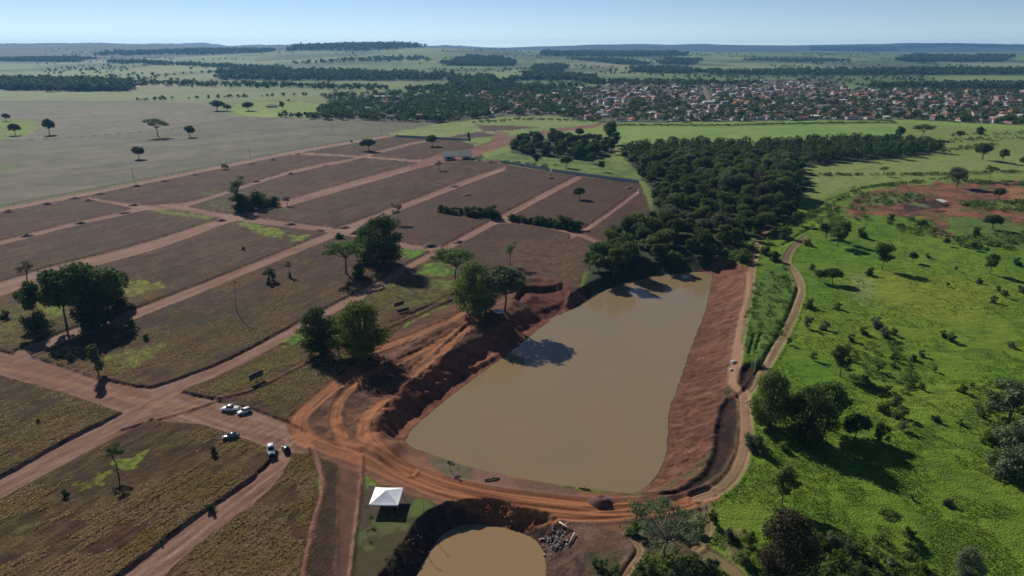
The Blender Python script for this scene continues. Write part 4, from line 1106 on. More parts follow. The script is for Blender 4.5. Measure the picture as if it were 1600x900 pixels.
# right-hand pasture
for kd, u, v, t, w, lf, l in (
        ('great', 1202, 668, 580, .82, L_MID, 'big round tree beside the fork of the pale tracks'),
        ('great', 1262, 690, 606, .95, L_DARK, 'wide dark tree right of the big round track-side tree'),
        ('round', 1290, 668, 588, .9, L_MID, 'tree behind the wide dark one near the track fork'),
        ('round', 1335, 688, 640, .9, L_DARK, 'dark tree at the right end of the track-side group'),
        ('scrub', 1372, 690, 658, .9, L_DARK, 'small dark bush right of the track-side group'),
        ('tall', 1312, 588, 538, .9, L_MID, 'tree with a heavy dark shadow above the track-side group'),
        ('tall', 1221, 790, 730, .8, L_MID, 'tree standing alone in the near pasture above the purplish tree'),
        ('airy', 1037, 872, 788, .98, L_GREY, 'wide thin-crowned grey-green tree below the dam road'),
        ('great', 1226, 905, 802, .95, L_BROWN, 'big purplish-brown tree at the bottom of the pasture'),
        ('great', 1510, 908, 856, .85, L_GREY, 'grey-green bushy tree at the lower right corner'),
        ('tall', 1378, 421, 378, 1.0, L_MID, 'tallest tree in the middle of the bright pasture'),
        ('round', 1425, 410, 391, .9, L_MID, 'small round tree right of the tallest pasture tree'),
        ('tall', 1546, 428, 394, .9, L_DARK, 'dark tree leaning at the right side of the bright pasture'),
        ('round', 1300, 443, 415, 1.2, L_DARK, 'dark broad bush cluster beside the right-hand track'),
        ('round', 1280, 440, 419, .9, L_MID, 'lighter bush joined to the dark cluster by the track'),
        ('round', 1495, 293, 255, .95, L_GREY, 'large grey-green tree at the edge of the red clearing'),
        ('umbrella', 1547, 279, 257, .9, L_MID, 'domed tree on the pasture behind the red clearing'),
        ('umbrella', 1380, 275, 259, .8, L_MID, 'small lone tree in the pale pasture left of the clearing'),
        ('round', 1535, 250, 218, 1.0, L_DARK, 'big dark tree on the field edge below the town'),
        ('tall', 1566, 255, 231, .9, L_MID, 'slim tree right of the big dark field-edge tree'),
        ('round', 1601, 262, 240, .9, L_DARK, 'tree cut by the right frame edge above the clearing'),
        ('round', 1560, 312, 290, .9, L_DARK, 'dark tree standing on the red clearing itself'),
        ('round', 1550, 358, 332, 1.2, L_DARK, 'broad dark tree below the red clearing'),
        ('tall', 1522, 378, 352, .7, L_DARK, 'dark upright tree below the red clearing'),
        ('round', 1520, 391, 376, .7, L_DARK, 'small dark tree under the upright one below the clearing'),
        ('round', 1541, 396, 385, .8, L_DARK, 'little round tree right below the red clearing'),
        ('round', 1478, 384, 370, .8, L_DARK, 'small dark tree at the end of the red gully'),
        ('tall', 1392, 350, 333, 1.1, L_MID, 'tree at the left foot of the red clearing'),
        ('bush', 1440, 352, 340, 1.1, L_MID, 'grey-green shrub at the left foot of the red clearing'),
        ('scrub', 1575, 655, 590, 1.0, L_GREY, 'tall loose shrub at the right edge of the pasture'),
        ('bush', 1590, 700, 640, .9, L_GREY, 'big grey-green shrub at the right frame edge'),
        ('bush', 1575, 740, 690, 1.0, L_GREY, 'grey-green shrub below the big one at the right edge'),
        ('umbrella', 1387, 832, 795, .8, L_DARK, 'small umbrella-shaped tree alone in the near pasture'),
        ('palm', 1187, 517, 503, .8, L_DARK, 'little palm between the two pale tracks'),
        ('tall', 1405, 218, 196, .9, L_DARK, 'dark tree at the right corner of the green crop field'),
        ('umbrella', 1440, 218, 192, 1.3, L_DARK, 'broad dark tree before the town right of the crop field'),
        ('round', 1500, 216, 202, 1.3, L_DARK, 'rounded bushy tree below the town at the right'),
        ('tall', 1530, 217, 197, 1.0, L_DARK, 'tree with pale trunks below the town at the right'),
        ('round', 1420, 232, 218, 1.4, L_DARK, 'dark tree where the wood tapers toward the right'),
        ('bush', 1470, 230, 223, 1.9, L_BROWN, 'brownish shrub at the tapering end of the wood'),
        ('round', 1246, 352, 327, 1.0, L_DARK, 'dark tree on the ditch beside the wood edge'),
        ('bush', 1226, 372, 350, .9, L_MID, 'shrub cluster on the ditch left of the pale tracks top'),
        ('bush', 1182, 364, 347, .9, L_MID, 'shrub at the upper end of the pale track'),
        ('tall', 1290, 372, 346, 1.2, L_MID, 'leftmost tree of the pasture clump under the ditch'),
        ('tall', 1308, 386, 352, 1.1, L_MID, 'middle tree of the pasture clump under the ditch'),
        ('tall', 1318, 380, 344, .9, L_DARK, 'rightmost tree of the pasture clump under the ditch'),
        ('bush', 1262, 384, 370, .9, L_MID, 'low bush left of the pasture clump under the ditch'),
        ('bush', 1347, 371, 352, .75, L_MID, 'single bush right of the pasture clump'),
        ('bush', 1210, 408, 388, .9, L_DARK, 'bush between the tops of the two pale tracks'),
        ('bush', 1196, 398, 380, .7, L_DARK, 'small bush touching the left pale track'),
        ('bush', 1160, 408, 386, 1.3, L_MID, 'green shrub mass above the red bank'),
        ('bush', 1337, 398, 390, .8, L_DARK, 'tiny bush below the single pasture bush'),
        ('bush', 1358, 430, 414, .75, L_DARK, 'dark bush below the tallest pasture tree')):
    nm = 'pasture_shrub' if kd in ('bush', 'scrub') else ('palm' if kd == 'palm' else 'pasture_tree')
    T(kd, u, v, t, nm, l, None, w, lf, 'shrub' if kd in ('bush', 'scrub') else 'tree')
# smaller shrubs dotted over the pasture, left to right
SH = sorted([(1263, 478, 462), (1260, 510, 492), (1268, 418, 410), (1287, 512, 478 + 20), (1232, 535, 526), (1308, 480, 470), (1370, 510, 492), (1382, 524, 508), (1474, 524, 514), (1485, 530, 517), (1350, 520, 508), (1395, 520, 510),
      (1440, 554, 545), (1428, 560, 551), (1502, 610, 598), (1518, 602, 596), (1460, 578, 570), (1400, 630, 618), (1405, 650, 630), (1440, 606, 596), (1372, 578, 568), (1352, 596, 585), (1385, 612, 600), (1530, 642, 634), (1535, 650, 640),
      (1395, 560, 550), (1425, 600, 590), (1462, 655, 645), (1410, 670, 655), (1330, 530, 520), (1560, 454, 446), (1530, 440, 432), (1570, 462, 452), (1552, 470, 460), (1493, 420, 415), (1450, 400, 394), (1316, 700, 690), (1232, 812, 788), (1225, 700, 688), (1290, 715, 705),
      (1240, 640, 620), (1180, 700, 670), (1480, 786, 775), (1425, 778, 772), (1420, 835, 822), (1300, 850, 830), (1330, 868, 845), (1360, 880, 858), (1280, 850, 832), (1310, 880, 860), (1345, 900, 875), (1390, 880, 866), (1440, 890, 872), (1170, 850, 826), (1140, 838, 822),
      (1165, 880, 858), (1110, 895, 872), (1060, 905, 874), (1020, 905, 880), (1000, 890, 876), (940, 890, 872), (960, 900, 880), (930, 880, 868), (1090, 830, 812), (1115, 815, 798), (1070, 830, 816), (990, 830, 812), (1560, 600, 588), (1590, 610, 595), (1545, 690, 672), (1560, 720, 700), (1600, 730, 705), (1500, 660, 652), (1580, 540, 530), (1480, 445, 440), (1600, 455, 440), (1590, 412, 400), (1270, 560, 548), (1380, 640, 625)])
for q, (u, v, t) in enumerate(SH):
    sm = (v - t) > 14
    T(('bush', 'scrub', 'bush')[q % 3], u, v + 3, t, 'pasture_bush', f'{"larger" if sm else "small"} low bush on the green ground, {ordinal(q + 1)} from the left among such bushes', 'low bushes on the pasture', 0.85 if v > 560 else .8, (L_MID, L_GREY, L_MID, L_LIME, L_GREY)[q % 5], 'bush')
# small things growing in the near lots and on the lawn
for kd, u, v, t, w, l in (('bush', 334, 708, 694, .7, 'dark little bush near the tip of the near lot by the cars'), ('bush', 330, 797, 783, .7, 'dark bush on the edge of the near street'), ('bush', 103, 774, 763, .8, 'green bush on the far side of the near left lot'),
                          ('bush', 228, 530, 520, .9, 'dark bush in the lot above the crossing street'), ('bush', 205, 508, 497, .9, 'dark bush close to the grove street'), ('bush', 110, 562, 550, .9, 'low yellowish bush by the crossing street corner'), ('bush', 420, 444, 430, .5, 'small bush beside the grey-green lot tree'),
                          ('bush', 453, 434, 424, .6, 'small dark bush at the foot of the leafless sapling'), ('bush', 380, 390, 384, .9, 'lone dark bush in the lot under the lime weeds'), ('bush', 253, 850, 842, .7, 'little dark bush on the street verge at the bottom'), ('bush', 60, 660, 652, .6, 'small brown bush in the lot at the left edge'), ('bush', 8, 497, 483, .9, 'dark bush at the left frame edge by the grove')):
    T(kd, u, v, t, 'lot_bush', l, None, w, L_DARK, 'bush')
for kd, u, v, t, l in (('sparse', 632, 882, 842, 'thin bent sapling nearest the small pond on the lawn'), ('sparse', 614, 904, 868, 'thin sapling at the bottom of the tent lawn'), ('palm', 573, 800, 788, 'small palm left of the white tent'), ('palm', 577, 818, 806, 'small palm below the left tent corner'),
                       ('palm', 574, 838, 826, 'palm with spread leaves on the left lawn edge'), ('dead', 662, 800, 780, 'leafless sapling right of the white tent'), ('dead', 650, 830, 806, 'thin sapling between the tent and the small pond'), ('sparse', 704, 736, 718, 'dark broken sapling on the sandy pond shore')):
    T(kd, u, v, t, 'palm' if kd == 'palm' else 'lawn_sapling', l, None, 1.1, L_DARK if kd == 'palm' else L_DRY, 'palm' if kd == 'palm' else 'sapling')

# ---- the riverside wood: every crown its own tree
def scatter(poly, step, rng, jit=.45):
    a = poly.min(0); b = poly.max(0); out = []
    yy = a[1]; r = 0
    while yy < b[1]:
        xx = a[0] + (step / 2 if r % 2 else 0)
        while xx < b[0]:
            out.append((xx + rng.normal() * step * jit * .6, yy + rng.normal() * step * jit * .6)); xx += step
        yy += step * .87; r += 1
    out = np.array(out)
    return out[inside(out[:, 0], out[:, 1], poly)]
rngw = np.random.default_rng(21)
POND_XY = POND[:, :2]
WM = GP(WOOD_MAIN)
spots_w = [(x, y) for x, y in scatter(WM, 11.2, rngw, .5)]
def zone(x, y):
    if y < 330: return 'overhanging the far end of the pond'
    if x < 85 and y < 480: return 'on the side facing the tan lots'
    if y < 470: return 'on the side facing the pale tracks'
    if y > 760: return 'along the green crop field'
    if x > 200: return 'in the arm reaching right'
    return 'in the thick middle'
spots_w.sort(key=lambda p: p[1])
print('wood', len(spots_w))
NEAR_W = spots_w[:300]; REST_W = spots_w[300:]
sel = []
for q, (x, y) in enumerate(NEAR_W):
    if poly_sd(np.array([x]), np.array([y]), POND_XY)[0][0] < 1.5: continue
    edge = abs(poly_sd(np.array([x]), np.array([y]), WM)[0][0]) < 7
    hill_ = float(np.exp(-((x - 175) / 45) ** 2 - ((y - 520) / 110) ** 2))      # the tall stand in the middle
    h = (rngw.uniform(9, 14) if y < 390 else rngw.uniform(5.5, 11.5)) if edge else rngw.uniform(7.5, 16) + 5 * hill_
    kd = ('tall', 'heap', 'tall', 'round', 'tall', 'tall')[q % 6]
    lf = (L_MID, L_DARK, L_DARK, L_MID, L_GREY, L_DARK, L_MID, L_DARK)[rngw.integers(8)] if hill_ < .5 else (L_MID, L_GREY, L_MID, L_DARK)[q % 4]
    if q % 17 == 5: lf = L_LIME
    if q % 41 == 7: lf = L_BROWN
    tone = 'fresh green' if lf is L_LIME else 'brownish' if lf is L_BROWN else 'dark' if lf is L_DARK else ('grey-green' if lf is L_GREY else 'mid-green')
    sel.append((x / y, x, y, h, kd, lf, f'{tone} {"broad" if kd in ("heap", "round") else "tall"} wood tree {zone(x, y)}'))
cnt = {}
for _, x, y, h, kd, lf, l in sorted(sel, key=lambda t: t[0]):
    cnt[l] = cnt.get(l, 0) + 1
    plant(kd, x, y, float(height([x], [y])[0]), h, 'wood_tree', f'{l}, {ordinal(cnt[l])} from the left', 'trees of the riverside wood', (1.2 if h < 12 else 1.05) if kd != 'heap' else .9, lf)
rngg = np.random.default_rng(5)
for q, (x, y) in enumerate(sorted(scatter(GP(WOOD_GATE), 13.5, rngg, 1.0).tolist())):
    plant(('heap', 'tall', 'round')[q % 3], x, y, float(height([x], [y])[0]), rngg.uniform(5.5, 14.5), 'copse_tree', f'dark tree in the copse behind the gatehouse, {ordinal(q + 1)} counted from its left end', 'copse behind the gatehouse', 1.0, (L_DARK, L_MID, L_DARK)[q % 3])
for q, (u, v, t) in enumerate([(830, 245, 228), (838, 258, 240), (885, 262, 240), (940, 268, 250), (925, 255, 236), (955, 225, 188), (950, 212, 192), (960, 232, 205), (975, 250, 232), (985, 240, 222), (905, 215, 198), (955, 240, 215)]):
    T(('round', 'tall')[q % 2], u, v, t, 'verge_tree', f'tree on the green between copse and wood, {ordinal(q + 1)} of those scattered there', 'trees on the green by the wall', 1.0, L_DARK)

# ---- masses of trees too many and too far to count
def tuft_trees(name, pts, hs, per, size, mats, label, cat, wid=.42):
    """far trees as leaf tufts, one object for the whole mass"""
    rng = np.random.default_rng(len(pts))
    V = []; F = []; n0 = 0
    n = len(pts)
    x = np.repeat(pts[:, 0], per); y = np.repeat(pts[:, 1], per); z = np.repeat(pts[:, 2], per); h = np.repeat(hs, per)
    N = n * per
    d = rng.normal(size=(N, 3)); d /= np.linalg.norm(d, axis=1)[:, None]
    lump = np.repeat(rng.uniform(.75, 1.25, n), per)
    r = (.5 + .5 * rng.random(N) ** .5) * lump
    cx = x + d[:, 0] * r * h * wid; cy = y + d[:, 1] * r * h * wid; cz = z + h * .56 + d[:, 2] * r * h * .40
    nr = d * .8 + rng.normal(size=(N, 3)) * .5; nr[:, 2] += .3; nr /= np.linalg.norm(nr, axis=1)[:, None]
    t = np.cross(nr, rng.normal(size=(N, 3))); t /= np.linalg.norm(t, axis=1)[:, None]; b = np.cross(nr, t)
    s = (size * h * (.6 + .8 * rng.random(N)))[:, None]
    p = np.c_[cx, cy, cz]
    v = np.stack([p - t * s * .6 - b * s * .5, p + t * s * .7, p - t * s * .1 + b * s * .7], 1).reshape(-1, 3)
    v[:, 2] = np.maximum(v[:, 2], np.repeat(z, 3) - 0.5)
    me = np_mesh(name, v, np.arange(3 * N).reshape(-1, 3), mats)
    return tag(add(name, me), label, cat, kind='stuff')
if len(REST_W):
    P = np.array(REST_W); P = np.c_[P, height(P[:, 0], P[:, 1])]
    tuft_trees('far_wood_trees', P, np.random.default_rng(3).uniform(9, 14, len(P)), 170, .11, L_DARK, 'back rows of the riverside wood running along the crop field', 'wood')
rngf = np.random.default_rng(12)
allp = []; allh = []
for p, h, dn in FW:
    if len(p) < 3: continue
    cy = p[:, 1].mean(); area = 0.5 * abs(np.dot(p[:, 0], np.roll(p[:, 1], 1)) - np.dot(p[:, 1], np.roll(p[:, 0], 1)))
    step = max(11.0, 9 + cy / 420.0, math.sqrt(area / 1000.0)) / math.sqrt(max(dn, .06))
    pad = 22 + cy * .011
    a_, b_q = p.min(0) - pad, p.max(0) + pad
    q = scatter(np.array([a_, (b_q[0], a_[1]), b_q, (a_[0], b_q[1])]), step, rngf, .7)
    sd_ = poly_sd(q[:, 0], q[:, 1], p)[0] + 2.6 * pad * (fbm(q[:, 0] / (pad * 1.6), q[:, 1] / (pad * 2.6), 77, 3) - .5)
    q = q[sd_ < 0]
    if len(q): allp.append(q); allh.append(h * rngf.uniform(.5, 1.35, len(q)) * max(1, step / 26))
# scattered trees and hedgerow lines over the far farmland
yy = rngf.uniform(1.0, 1.0, 1); m = 5200
ys = 1500 * (6200 / 1500) ** rngf.random(m); xs = rngf.uniform(-.8, .8, m) * (ys * .75 + 200)
keep = (fbm(xs / 260, ys / 420, 91, 3) > .5) & ~((xs < -300) & (ys < 1900))
allp.append(np.c_[xs, ys][keep]); allh.append(rngf.uniform(6, 11, keep.sum()))
for a, b, n in (((430, 182), (490, 184), 14), ((215, 157.5), (480, 149), 40), ((0, 141), (210, 143), 10), ((700, 150), (900, 140), 30)):
    for k in range(n):
        t = rngf.random(); s = spot(a[0] + (b[0] - a[0]) * t, a[1] + (b[1] - a[1]) * t)
        if s: allp.append(np.array([[s[0], s[1]]])); allh.append(np.array([rngf.uniform(4, 9)]))
P = np.vstack(allp); Hh = np.concatenate(allh)
P = np.c_[P, height(P[:, 0], P[:, 1])]
print('far trees', len(P))
tuft_trees('distant_woods', P, Hh, 17, .4, L_DARK, 'distant woods, plantations and hedgerow trees across the far farmland', 'wood', .5)

# weeds and scrub round the clearing and along the ditches and field edges
rs = np.random.default_rng(61); sp = []
def belt(a, b, n, wob):
    for k in range(n):
        t = rs.random(); s_ = spot(a[0] + (b[0] - a[0]) * t + rs.normal() * wob * 2, a[1] + (b[1] - a[1]) * t + rs.normal() * wob)
        if s_: sp.append(s_)
def patch(p, n):
    p = np.array(p, float); a, b = p.min(0), p.max(0)
    while n > 0:
        u, v = rs.uniform(a[0], b[0]), rs.uniform(a[1], b[1])
        if inside(np.array([u]), np.array([v]), p)[0] and vnoise(np.array([u / 9]), np.array([v / 4]), 71)[0] > .42: sp.append(spot(u, v)); n -= 1
belt((1255, 274), (1480, 273), 70, .6); belt((1480, 273), (1620, 268), 50, 1.2); belt((1340, 296), (1480, 279), 60, .8); belt((1480, 283), (1620, 290), 70, 1.5)
belt((1200, 372), (1345, 296), 80, 1.5); belt((1440, 222), (1620, 215), 70, 1.5); belt((1470, 236), (1560, 225), 60, 1.2); belt((1480, 212), (1620, 208), 50, 1.5); belt((745, 250), (860, 262), 40, 1.2)
patch([(1340, 303), (1430, 302), (1445, 314), (1380, 325), (1330, 322)], 90); patch([(1495, 316), (1620, 314), (1620, 334), (1560, 332), (1510, 327)], 110)
patch([(1380, 345), (1450, 342), (1490, 372), (1600, 365), (1620, 392), (1500, 392), (1400, 362)], 130); patch([(1270, 335), (1340, 320), (1360, 340), (1290, 365)], 60)
patch([(1180, 440), (1225, 415), (1240, 450), (1225, 520), (1190, 550), (1160, 540), (1165, 490)], 90); patch([(1260, 830), (1420, 850), (1470, 905), (1240, 905)], 120)
patch([(1100, 385), (1180, 380), (1185, 400), (1120, 412)], 50); patch([(1320, 540), (1400, 530), (1440, 600), (1380, 640), (1320, 580)], 110); patch([(1520, 600), (1610, 590), (1610, 740), (1540, 740)], 110); patch([(1000, 870), (1090, 865), (1120, 905), (980, 905)], 60)
P = np.array(sp)
sc_h = np.where(P[:, 1] < 300, rs.uniform(.7, 1.5, len(P)), rs.uniform(1.0, 2.6, len(P)))
tuft_trees('scrub_growth', P, sc_h, 42, .3, L_MID, 'rank weeds and scrub round the clearing, along ditches and field edges', 'scrub', .95)
# ---------------------------------------------------------------- grass tussocks on the near lots and weeds on the pasture
def not_on(polys, lines, x, y):
    k = np.ones(len(x), bool)
    for p in polys:
        i = bbox_idx(x, y, p, 1)
        if len(i): k[i[poly_sd(x[i], y[i], p)[0] < .8]] = False
    for p, w in lines:
        i = bbox_idx(x, y, p, w + 1)
        if len(i): k[i[line_dist(x[i], y[i], p)[0] < w]] = False
    return k
tus_m, nt_, b_ = new_mat('tussock_grass')
a_ = nt_.nodes.new("ShaderNodeAttribute"); a_.attribute_name = "Col"
nt_.links.new(a_.outputs['Color'], b_.inputs['Base Color']); b_.inputs['Roughness'].default_value = .8; b_.inputs['Specular IOR Level'].default_value = .1
tr_ = nt_.nodes.new("ShaderNodeBsdfTranslucent"); ms_ = nt_.nodes.new("ShaderNodeMixShader"); ms_.inputs[0].default_value = .45
nt_.links.new(a_.outputs['Color'], tr_.inputs['Color']); nt_.links.new(b_.outputs[0], ms_.inputs[1]); nt_.links.new(tr_.outputs[0], ms_.inputs[2]); nt_.links.new(ms_.outputs[0], nt_.nodes["Material Output"].inputs['Surface'])
def tufts(name, x, y, w, h, col, label, blades=7, cat='grass'):
    rng = np.random.default_rng(77)
    n = len(x); z = height(x, y)
    a = (np.arange(blades)[None, :] / blades * 2 * np.pi + rng.random((n, 1)) * 6.28 + rng.random((n, blades)) * .5)
    rr = w[:, None] * rng.uniform(.5, 1.1, (n, blades)); hh = h[:, None] * rng.uniform(.6, 1.2, (n, blades))
    ca, sa = np.cos(a), np.sin(a)
    bx = x[:, None] + ca * rr * .25; by = y[:, None] + sa * rr * .25
    s = rr * .42
    v = np.stack([np.stack([bx - sa * s, by + ca * s, z[:, None] + 0 * a - .05], -1), np.stack([bx + sa * s, by - ca * s, z[:, None] + 0 * a - .05], -1),
                  np.stack([x[:, None] + ca * rr, y[:, None] + sa * rr, z[:, None] + hh], -1)], 2).reshape(-1, 3)
    me = np_mesh(name, v, np.arange(len(v)).reshape(-1, 3), tus_m)
    cc = np.repeat(np.repeat(col, blades, 0) * rng.uniform(.75, 1.25, (n * blades, 1)), 3, 0)
    at = me.attributes.new("Col", 'FLOAT_COLOR', 'POINT'); at.data.foreach_set("color", np.c_[cc, np.ones(len(cc))].astype(np.float32).ravel())
    return tag(add(name, me), label, cat, kind='stuff')
rt = np.random.default_rng(31)
n = 190000
yv = 105 * (340 / 105) ** (rt.random(n) ** 1.15); xv = rt.uniform(-1.1, .25, n) * (yv * .7 + 30)
al = xv * math.cos(ANG) + yv * math.sin(ANG); ac = -xv * math.sin(ANG) + yv * math.cos(ANG)
ac = np.round(ac / 1.35) * 1.35 + rt.normal(0, .36, n)
xv = al * math.cos(ANG) - ac * math.sin(ANG); yv = al * math.sin(ANG) + ac * math.cos(ANG)
k = inside(xv, yv, LP) & (fbm(xv / 14, yv / 14, 83, 3) + .35 * (fbm(al / 7, ac / 2, 81, 3) - .5) > .47 + .1 * sstep(200, 320, yv)) & (np.abs(xv) < yv * .62 + 45)
xv, yv = xv[k], yv[k]
k = not_on([ROAD_POLY[q][0] for q in ROAD_POLY], [(p, w + .5) for p, w, t in HAUL_AND_LIT_W] + [(BERMS[q][0], 1.3) for q in (4, 6, 7)], xv, yv) & (rt.random(len(xv)) < .95)
xv, yv = xv[k], yv[k]
t1 = sstep(.35, .65, fbm(xv / 9, yv / 9, 84, 3) + rt.normal(0, .12, len(xv)))
colr = lerp3((0.46, 0.335, 0.19), (0.38, 0.29, 0.1), t1)
print('tussocks', len(xv))
tufts('dry_tussocks', xv, yv, rt.uniform(.25, .62, len(xv)), rt.uniform(.1, .32, len(xv)), colr, 'straw and olive grass tussocks growing in rows over the mown lots', 4)
n = 80000
yv = 105 * (420 / 105) ** (rt.random(n) ** 1.1); xv = rt.uniform(.05, 1.05, n) * (yv * .72 + 35)
i_ = REG.index('pasture')
k = (xv > 48 + (yv - 150) * .2) & (fbm(xv / 12, yv / 12, 183, 4) > .44) & (rt.random(n) < .75)
xv, yv = xv[k], yv[k]
k = not_on([POND[:, :2]] + [p for p, d in PITS], [(POND[:, :2], 15)] + [(p, w + .6) for p, w, t in RTRACK_W], xv, yv)
xv, yv = xv[k], yv[k]
t1 = sstep(.35, .65, fbm(xv / 16, yv / 16, 184, 3) + rt.normal(0, .15, len(xv)))
print('weeds', len(xv))
tufts('pasture_weeds', xv, yv, rt.uniform(.3, .8, len(xv)), rt.uniform(.12, .38, len(xv)), lerp3((0.12, 0.2, 0.03), (0.15, 0.23, 0.03), t1), 'tall weeds and grass clumps all over the green pasture', 4)

# ---------------------------------------------------------------- town
WALLM = [simple_mat(nm, c, .85, 0, .12, .5) for nm, c in (('white_render', (0.6, 0.58, 0.54)), ('cream_render', (0.4, 0.33, 0.25)), ('pink_render', (0.36, 0.23, 0.18)), ('grey_block', (0.2, 0.19, 0.18)))]
ROOFM = [simple_mat(nm, c, .8, 0, .3, .8) for nm, c in (('terracotta_tiles', (0.31, 0.11, 0.06)), ('weathered_tiles', (0.15, 0.07, 0.048)), ('brown_tiles', (0.1, 0.066, 0.054)), ('grey_cement_sheets', (0.15, 0.14, 0.135)), ('white_metal_sheets', (0.5, 0.5, 0.5)), ('blue_sheets', (0.16, 0.22, 0.36)))]
M_DOOR = simple_mat('dark_door', (0.1, 0.07, 0.05), .6)
M_GLASS = simple_mat('window_glass', (0.03, 0.035, 0.045), .12)
def wall_shape(w, d, h, rise, gable):
    mb = MB()
    x, y = w / 2, d / 2
    v = [(-x, -y, -1), (x, -y, -1), (x, y, -1), (-x, y, -1), (-x, -y, h), (x, -y, h), (x, y, h), (-x, y, h)]
    f = [(0, 1, 5, 4), (2, 3, 7, 6)]
    if gable:
        v += [(-x, 0, h + rise * .93), (x, 0, h + rise * .93)]
        f += [(1, 2, 6, 9, 5), (3, 0, 4, 8, 7)]
    else: f += [(1, 2, 6, 5), (3, 0, 4, 7), (4, 5, 6, 7)]
    return mb.raw(v, f)
def roof_shape(w, d, h, rise, kind):
    mb = MB(); o = .6; x, y = w / 2 + o, d / 2 + o; e = h - .12
    if kind == 'gable':
        v = [(-x, -y, e), (x, -y, e), (x, 0, h + rise), (-x, 0, h + rise), (-x, y, e), (x, y, e)]
        v += [(a, b, c - .18) for a, b, c in v]
        mb.raw(v, [(0, 1, 2, 3), (3, 2, 5, 4), (6, 9, 8, 7), (9, 10, 11, 8), (0, 6, 7, 1), (4, 5, 11, 10), (1, 7, 8, 2), (2, 8, 11, 5), (0, 3, 9, 6), (3, 4, 10, 9)])
    elif kind == 'hip':
        r = max(0.4, x - y * .9)
        v = [(-x, -y, e), (x, -y, e), (x, y, e), (-x, y, e), (-r, 0, h + rise), (r, 0, h + rise), (-x, -y, e - .18), (x, -y, e - .18), (x, y, e - .18), (-x, y, e - .18)]
        mb.raw(v, [(0, 1, 5, 4), (1, 2, 5), (2, 3, 4, 5), (3, 0, 4), (0, 6, 7, 1), (1, 7, 8, 2), (2, 8, 9, 3), (3, 9, 6, 0), (9, 8, 7, 6)])
    elif kind == 'shed':
        v = [(-x, -y, h), (x, -y, h), (x, y, h + rise * .7), (-x, y, h + rise * .7)]
        v += [(a, b, c - .15) for a, b, c in v]
        mb.raw(v, [(0, 1, 2, 3), (7, 6, 5, 4), (0, 4, 5, 1), (1, 5, 6, 2), (2, 6, 7, 3), (3, 7, 4, 0)])
        mb.box(-x + .6, x - .6, y - .75, y - .6, h - .3, h + rise * .66)
    elif kind == 'arch':
        n = 8; v = []
        for k in range(n + 1):
            a = math.pi * k / n
            v += [(-x, -y * math.cos(a), h + rise * math.sin(a)), (x, -y * math.cos(a), h + rise * math.sin(a))]
        f = [(2 * k, 2 * k + 1, 2 * k + 3, 2 * k + 2) for k in range(n)] + [tuple(range(0, 2 * n + 2, 2)), tuple(range(2 * n + 1, 0, -2))]
        mb.raw(v, f)
    return mb
HP = []
for q, (w, d, h, ri, kd) in enumerate(((11, 8, 3.1, 1.9, 'gable'), (13, 9, 3.1, 2.1, 'gable'), (9, 8, 3, 1.7, 'gable'), (12, 10, 3.2, 2.1, 'hip'), (10, 9, 3, 1.9, 'hip'), (14, 8, 3.2, 1.2, 'shed'), (10, 7, 2.9, 1, 'shed'), (12, 9, 6, 1.9, 'hip'))):
    wl_ = [wall_shape(w, d, h, ri, kd == 'gable').mesh('wall', m) for m in WALLM]
    rf_ = [roof_shape(w, d, h, ri, kd).mesh('roof', m) for m in ROOFM]
    dr = MB().box(-.5, .5, -d / 2 - .06, -d / 2 + .02, 0, 2.1).mesh('door', M_DOOR)
    wi = [MB().box(s * w * .3 - .7, s * w * .3 + .7, -d / 2 - .05, -d / 2 + .02, 1.0, 2.1).mesh('window', M_GLASS) for s in (-1, 1)]
    HP.append((w, d, wl_, rf_, kd, dr, wi))
RN = ['terracotta', 'weathered red', 'brown', 'grey sheet', 'white metal', 'blue']
WN = ['white', 'cream', 'pinkish', 'grey']
FRONT = [(485, 186), (560, 190), (700, 192), (760, 184), (860, 180), (940, 191), (1100, 190), (1400, 186), (1620, 197), (1800, 200)]
FXY = np.array([spot(u, v)[:2] for u, v in FRONT])
SXY = [smooth_line(far_poly(p), 5) for p in STREETS]
rh = np.random.default_rng(44)
built = []; rest = []
for r in range(34):
    xs = FXY[0, 0] + rh.uniform(0, 12)
    while xs < FXY[-1, 0] + 450:
        t = xs
        yf = np.interp(t, FXY[:, 0], FXY[:, 1]) + 9
        x = t + .16 * r * 33 + rh.normal() * 1.2; y = yf + r * 33 + (13 if rh.random() < .45 else 0) + rh.normal() * 1.5
        xs += 14.6
        if not inside(np.array([x]), np.array([y]), TOWN_P)[0]: continue
        if min(line_dist(np.array([x]), np.array([y]), s)[0][0] for s in SXY) < 13: continue
        uu = 800 + FPX * x / (y * CP + CAM_H * SP)
        if uu > 1680: continue
        dens = .62 if uu > 930 else (.22 if uu < 740 else .38)
        if y > 1700: dens *= .45
        if r == 0 and uu > 940: dens = .8
        dens *= .65 + .7 * float(vnoise(np.array([x / 70]), np.array([y / 90]), 55)[0])
        if rh.random() > dens: continue
        p = int(rh.integers(8)) if rh.random() < .93 else 7
        rc = int(rh.choice(6, p=[.34, .26, .18, .15, .06, .01])); wc = int(rh.choice(4, p=[.45, .25, .18, .12]))
        if HP[p][4] == 'shed': rc = int(rh.choice([3, 4, 4, 2]))
        (built if len(built) < 290 else rest).append((r, uu, x, y, p, rc, wc, float(rh.choice([0, 0, math.pi / 2])) + .16 + rh.normal() * .06))
rowcount = {}
built.sort()
